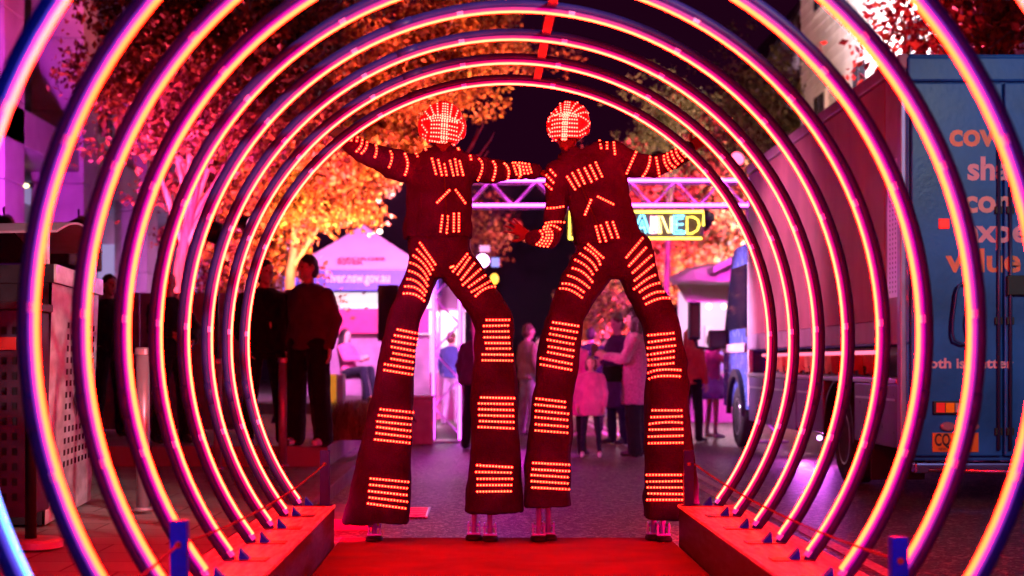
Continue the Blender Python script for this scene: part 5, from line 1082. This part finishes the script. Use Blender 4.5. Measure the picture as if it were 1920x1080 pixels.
person('woman with hair tied up in a plum coat and pale scarf facing sideways', 1158, 830, 132, .0, 1.84, -60, 'plum', 'navy', 'hair_brown', group=CR, toptype='coat', topz=.5, hairtype='bun', headtilt=12, arms={'l': ((-.24, -.06, 1.15), (-.08, -.3, 1.1), (.5, -.6, .1)), 'r': ((.24, -.06, 1.15), (.08, -.3, 1.1), (-.5, -.6, .1))})
t_, T_, k_, R_ = person('woman with long dark hair in a fluffy pink coat holding a phone', 1192, 855, 151, .0, 1.82, -105, 'fz', 'black', 'hair', group=CR, toptype='coat', topz=.62, bottype='wide', hairtype='long', arms={'l': ((-.24, -.1, 1.16), (-.1, -.36, 1.2), (.3, -.8, .4)), 'r': ((.24, -.1, 1.16), (.12, -.34, 1.18), (-.2, -.8, .4))})
h = T_(0, -.5, 1.26); o = tag(MB().bbox(h.x - .045, h.x + .045, h.y - .02, h.y + .0, h.z - .08, h.z + .08, .006).build('phone', M['lampcan']), 'phone in a pink case held up by the woman in the fluffy coat', 'phone')
h = T_(-.02, -.28, .98); t = thing('handbag', 'black handbag hanging at the front of the fluffy pink coat', 'bag', h); MB().bbox(h.x - .14, h.x + .14, h.y - .12, h.y - .02, h.z - .1, h.z + .1, .03).build('body', M['black'], t); MB().tube([h + Vector((-.12, -.07, .09)), h + Vector((-.05, -.07, .25)), h + Vector((.06, -.05, .25)), h + Vector((.12, -.07, .09))], .008, 6).build('strap', M['black'], t, True)
person('small child in a pale pink puffy coat and dark leggings facing the walkers', 1108, 856, 153, .0, 1.24, -6, 'pinkc', 'navy', 'hair_brown', group=CR, toptype='child', topz=.72, bottype='leggings', hairtype='bob', shoe='shoe_white', width=1.0, stance=.1, arms={'l': ((-.25, .02, 1.12), (-.23, -.06, .9), (0, -.2, -1)), 'r': ((.25, .02, 1.12), (.23, -.06, .9), (0, -.2, -1))})
person('person in a long pink coat half hidden by the left leg of the right walker', 1074, 850, 150, .0, 1.6, 150, 'pinkc', 'black', 'hair', group=CR, toptype='coat', topz=.55)
person('person with long red hair in a rust top beside the right walker leg', 1296, 826, 128, .0, 1.68, 140, 'oran', 'black', 'hair_red', group=CR, hairtype='long')
person('person in a magenta top and violet tutu with arms raised to the face', 1335, 818, 122, .0, 1.62, 110, 'pinkt', 'tut', 'hair_brown', group=CR, bottype='tutu', shoe='shoe_white', arms={'l': ((-.3, -.12, 1.25), (-.12, -.22, 1.5), (.3, -.2, 1)), 'r': ((.3, -.12, 1.25), (.12, -.22, 1.5), (-.3, -.2, 1))})

# ------------------------------------------------------------------ flood lights added for the lit trees and buildings, sources unseen
par((-2.35, 20.6, .42), P(580, 200, 25), 11000, (1., .12, .065), 58, 'orange uplight at the foot of the tree behind the men', 5.)
par((-1.6, 24.6, .6), P(800, 100, 26), 8000, (1., .13, .08), 75, 'orange uplight at the foot of the tree over the left walker', 5.)
par((-4.4, 20.6, .42), P(420, 150, 22), 7000, (1., .05, .12), 80, 'red uplight on the terrace below the dark tree', 4.)
par((3.0, 33.0, .1), P(1330, 400, 40), 24000, (1., .05, .26), 85, 'red uplight in the far street below the wide tree', 5.)
par((3.6, 36.0, .1), P(1215, 430, 45), 8000, (1., .5, .28), 70, 'warm uplight in the far street below the pale tree', 5.)
par((-5.6, 18.9, 2.8), (-7.3, 27.5, 4.6), 2300, (.7, .05, .8), 80, 'violet flood lamp on top of the kiosk aimed at the pillared building', 3.)
par((4.15, 23.2, 4.12), (6.4, 24.2, 7.6), 6500, (1., .76, .8), 100, 'pale flood lamp on top of the truss aimed at the white building', 4.)
par((6.4, 34.5, .25), (9.2, 45.0, 9.8), 22000, (.95, .6, .75), 50, 'mauve flood lamp aimed at the timbered gable', 3.)

t = thing('added_street_lamp', 'tall unseen street lamp added behind the viewer to light the truck', 'lamp', (7.2, -2.0, 0))  # added out of view to light the truck rear and the bin
MB().cyl((7.2, -2, 0), (7.2, -2, 6.2), .07, 14, .05).build('pole', M['lampcan'], t, True); MB().tube([(7.2, -2, 6.15), (6.9, -1.7, 6.5), (6.4, -1.2, 6.6)], .04, 8).build('arm', M['lampcan'], t, True)
MB().bbox(6.2, 6.6, -1.4, -1.0, 6.5, 6.62, .03).build('lamp_head', M['lampcan'], t); MB().bbox(6.24, 6.56, -1.36, -1.04, 6.485, 6.499, .004).build('lens', emission('street_lens', (5, 4.6, 4.4)), t)
spot('spot_light', (6.4, -1.2, 6.46), (4.9, 13, 2.3), 2600, (.75, .86, 1.), 21, .8, .15, t)
spot('spot_light', (6.3, -1.2, 6.46), (-2.75, 11, 1.2), 8500, (1., .78, .8), 13, .8, .15, t)

par((-2.7, 16.9, 2.5), (1.2, 20.5, 1.0), 650, (1., .03, .48), 50, 'added magenta flood lamp on a pole by the men aimed at the crowd', 3.)  # added to light the crowd from the front
par((-.4, 22.8, 3.25), (3.6, 21.3, 1.5), 2600, (1., .5, .95), 36, 'added pale pink flood lamp on the truss tower aimed at the truck cab', 3.)  # added to brighten the side of the cab
par((3.75, 23.2, 4.12), (5.0, 19.5, 5.5), 3500, (1., .06, .14), 85, 'added red flood lamp on top of the truss aimed at the red tree', 5.)  # added to redden the leaves above the truck
t = thing('lamp_stand', 'thin pole carrying the added magenta flood lamp near the two men', 'stand', (-2.76, 16.84, .32)); MB().cyl((-2.76, 16.86, .33), (-2.76, 16.86, 2.6), .02, 8).build('pole', M['lampcan'], t, True)  # support for the added crowd lamp

par((-2.9, 20.3, 2.9), (3.5, 18.2, 1.9), 1700, (1., .2, .45), 38, 'added rose flood lamp over the hoarding aimed at the truck side', 3.)  # added to brighten the truck side
for a in (('person in a bright blue jacket in the far crowd beside the truss tower', 846, 800, 100, .0, 1.74, 150, 'bluej', 'denim', 'hair_brown'), ('person in a pale hooded top in the far crowd between the walkers', 1012, 790, 92, .0, 1.7, 20, 'paleh', 'black', 'hair'),
          ('person in an orange top in the far crowd left of the woman in plum', 1132, 790, 90, .0, 1.68, 40, 'oran', 'denim', 'hair'), ('person in a light grey coat in the far crowd right of the fluffy pink coat', 1272, 785, 92, .0, 1.72, -30, 'greyc', 'black', 'hair_brown')):
    person(*a, group=CR)

par((-4.6, 18.6, 2.75), P(560, 230, 25), 3600, (1., .04, .3), 60, 'added pink flood lamp on the kiosk roof aimed at the trees', 3.)  # second tree light, added for a pinker crown

par((-1.12, 10.17, .235), (.3, 12.2, 0), 230, (1., .0, .04), 110, 'added small red wash lamp behind the far end of the plinth by the footpath', 3., .03, .9)  # hidden lamp added to redden the road beyond the arches
par((1.47, 10.17, .235), (-.1, 12.2, 0), 230, (1., .0, .04), 110, 'added small red wash lamp behind the far end of the plinth by the truck', 3., .03, .9)  # its added counterpart on the truck side, also out of sight
par((2.6, 23.2, 4.12), (4.3, 29.5, 6.6), 1700, (1., .55, .36), 75, 'added warm flood lamp on top of the truss aimed at the dark trees', 3.)  # added to lift the olive trees out of the dark
par((-2.75, 22.4, .45), P(655, 400, 24.6), 5500, (1., .42, .09), 48, 'added golden uplight on the terrace aimed at the low branches by the marquee', 5.)  # added to turn the lower leaves gold
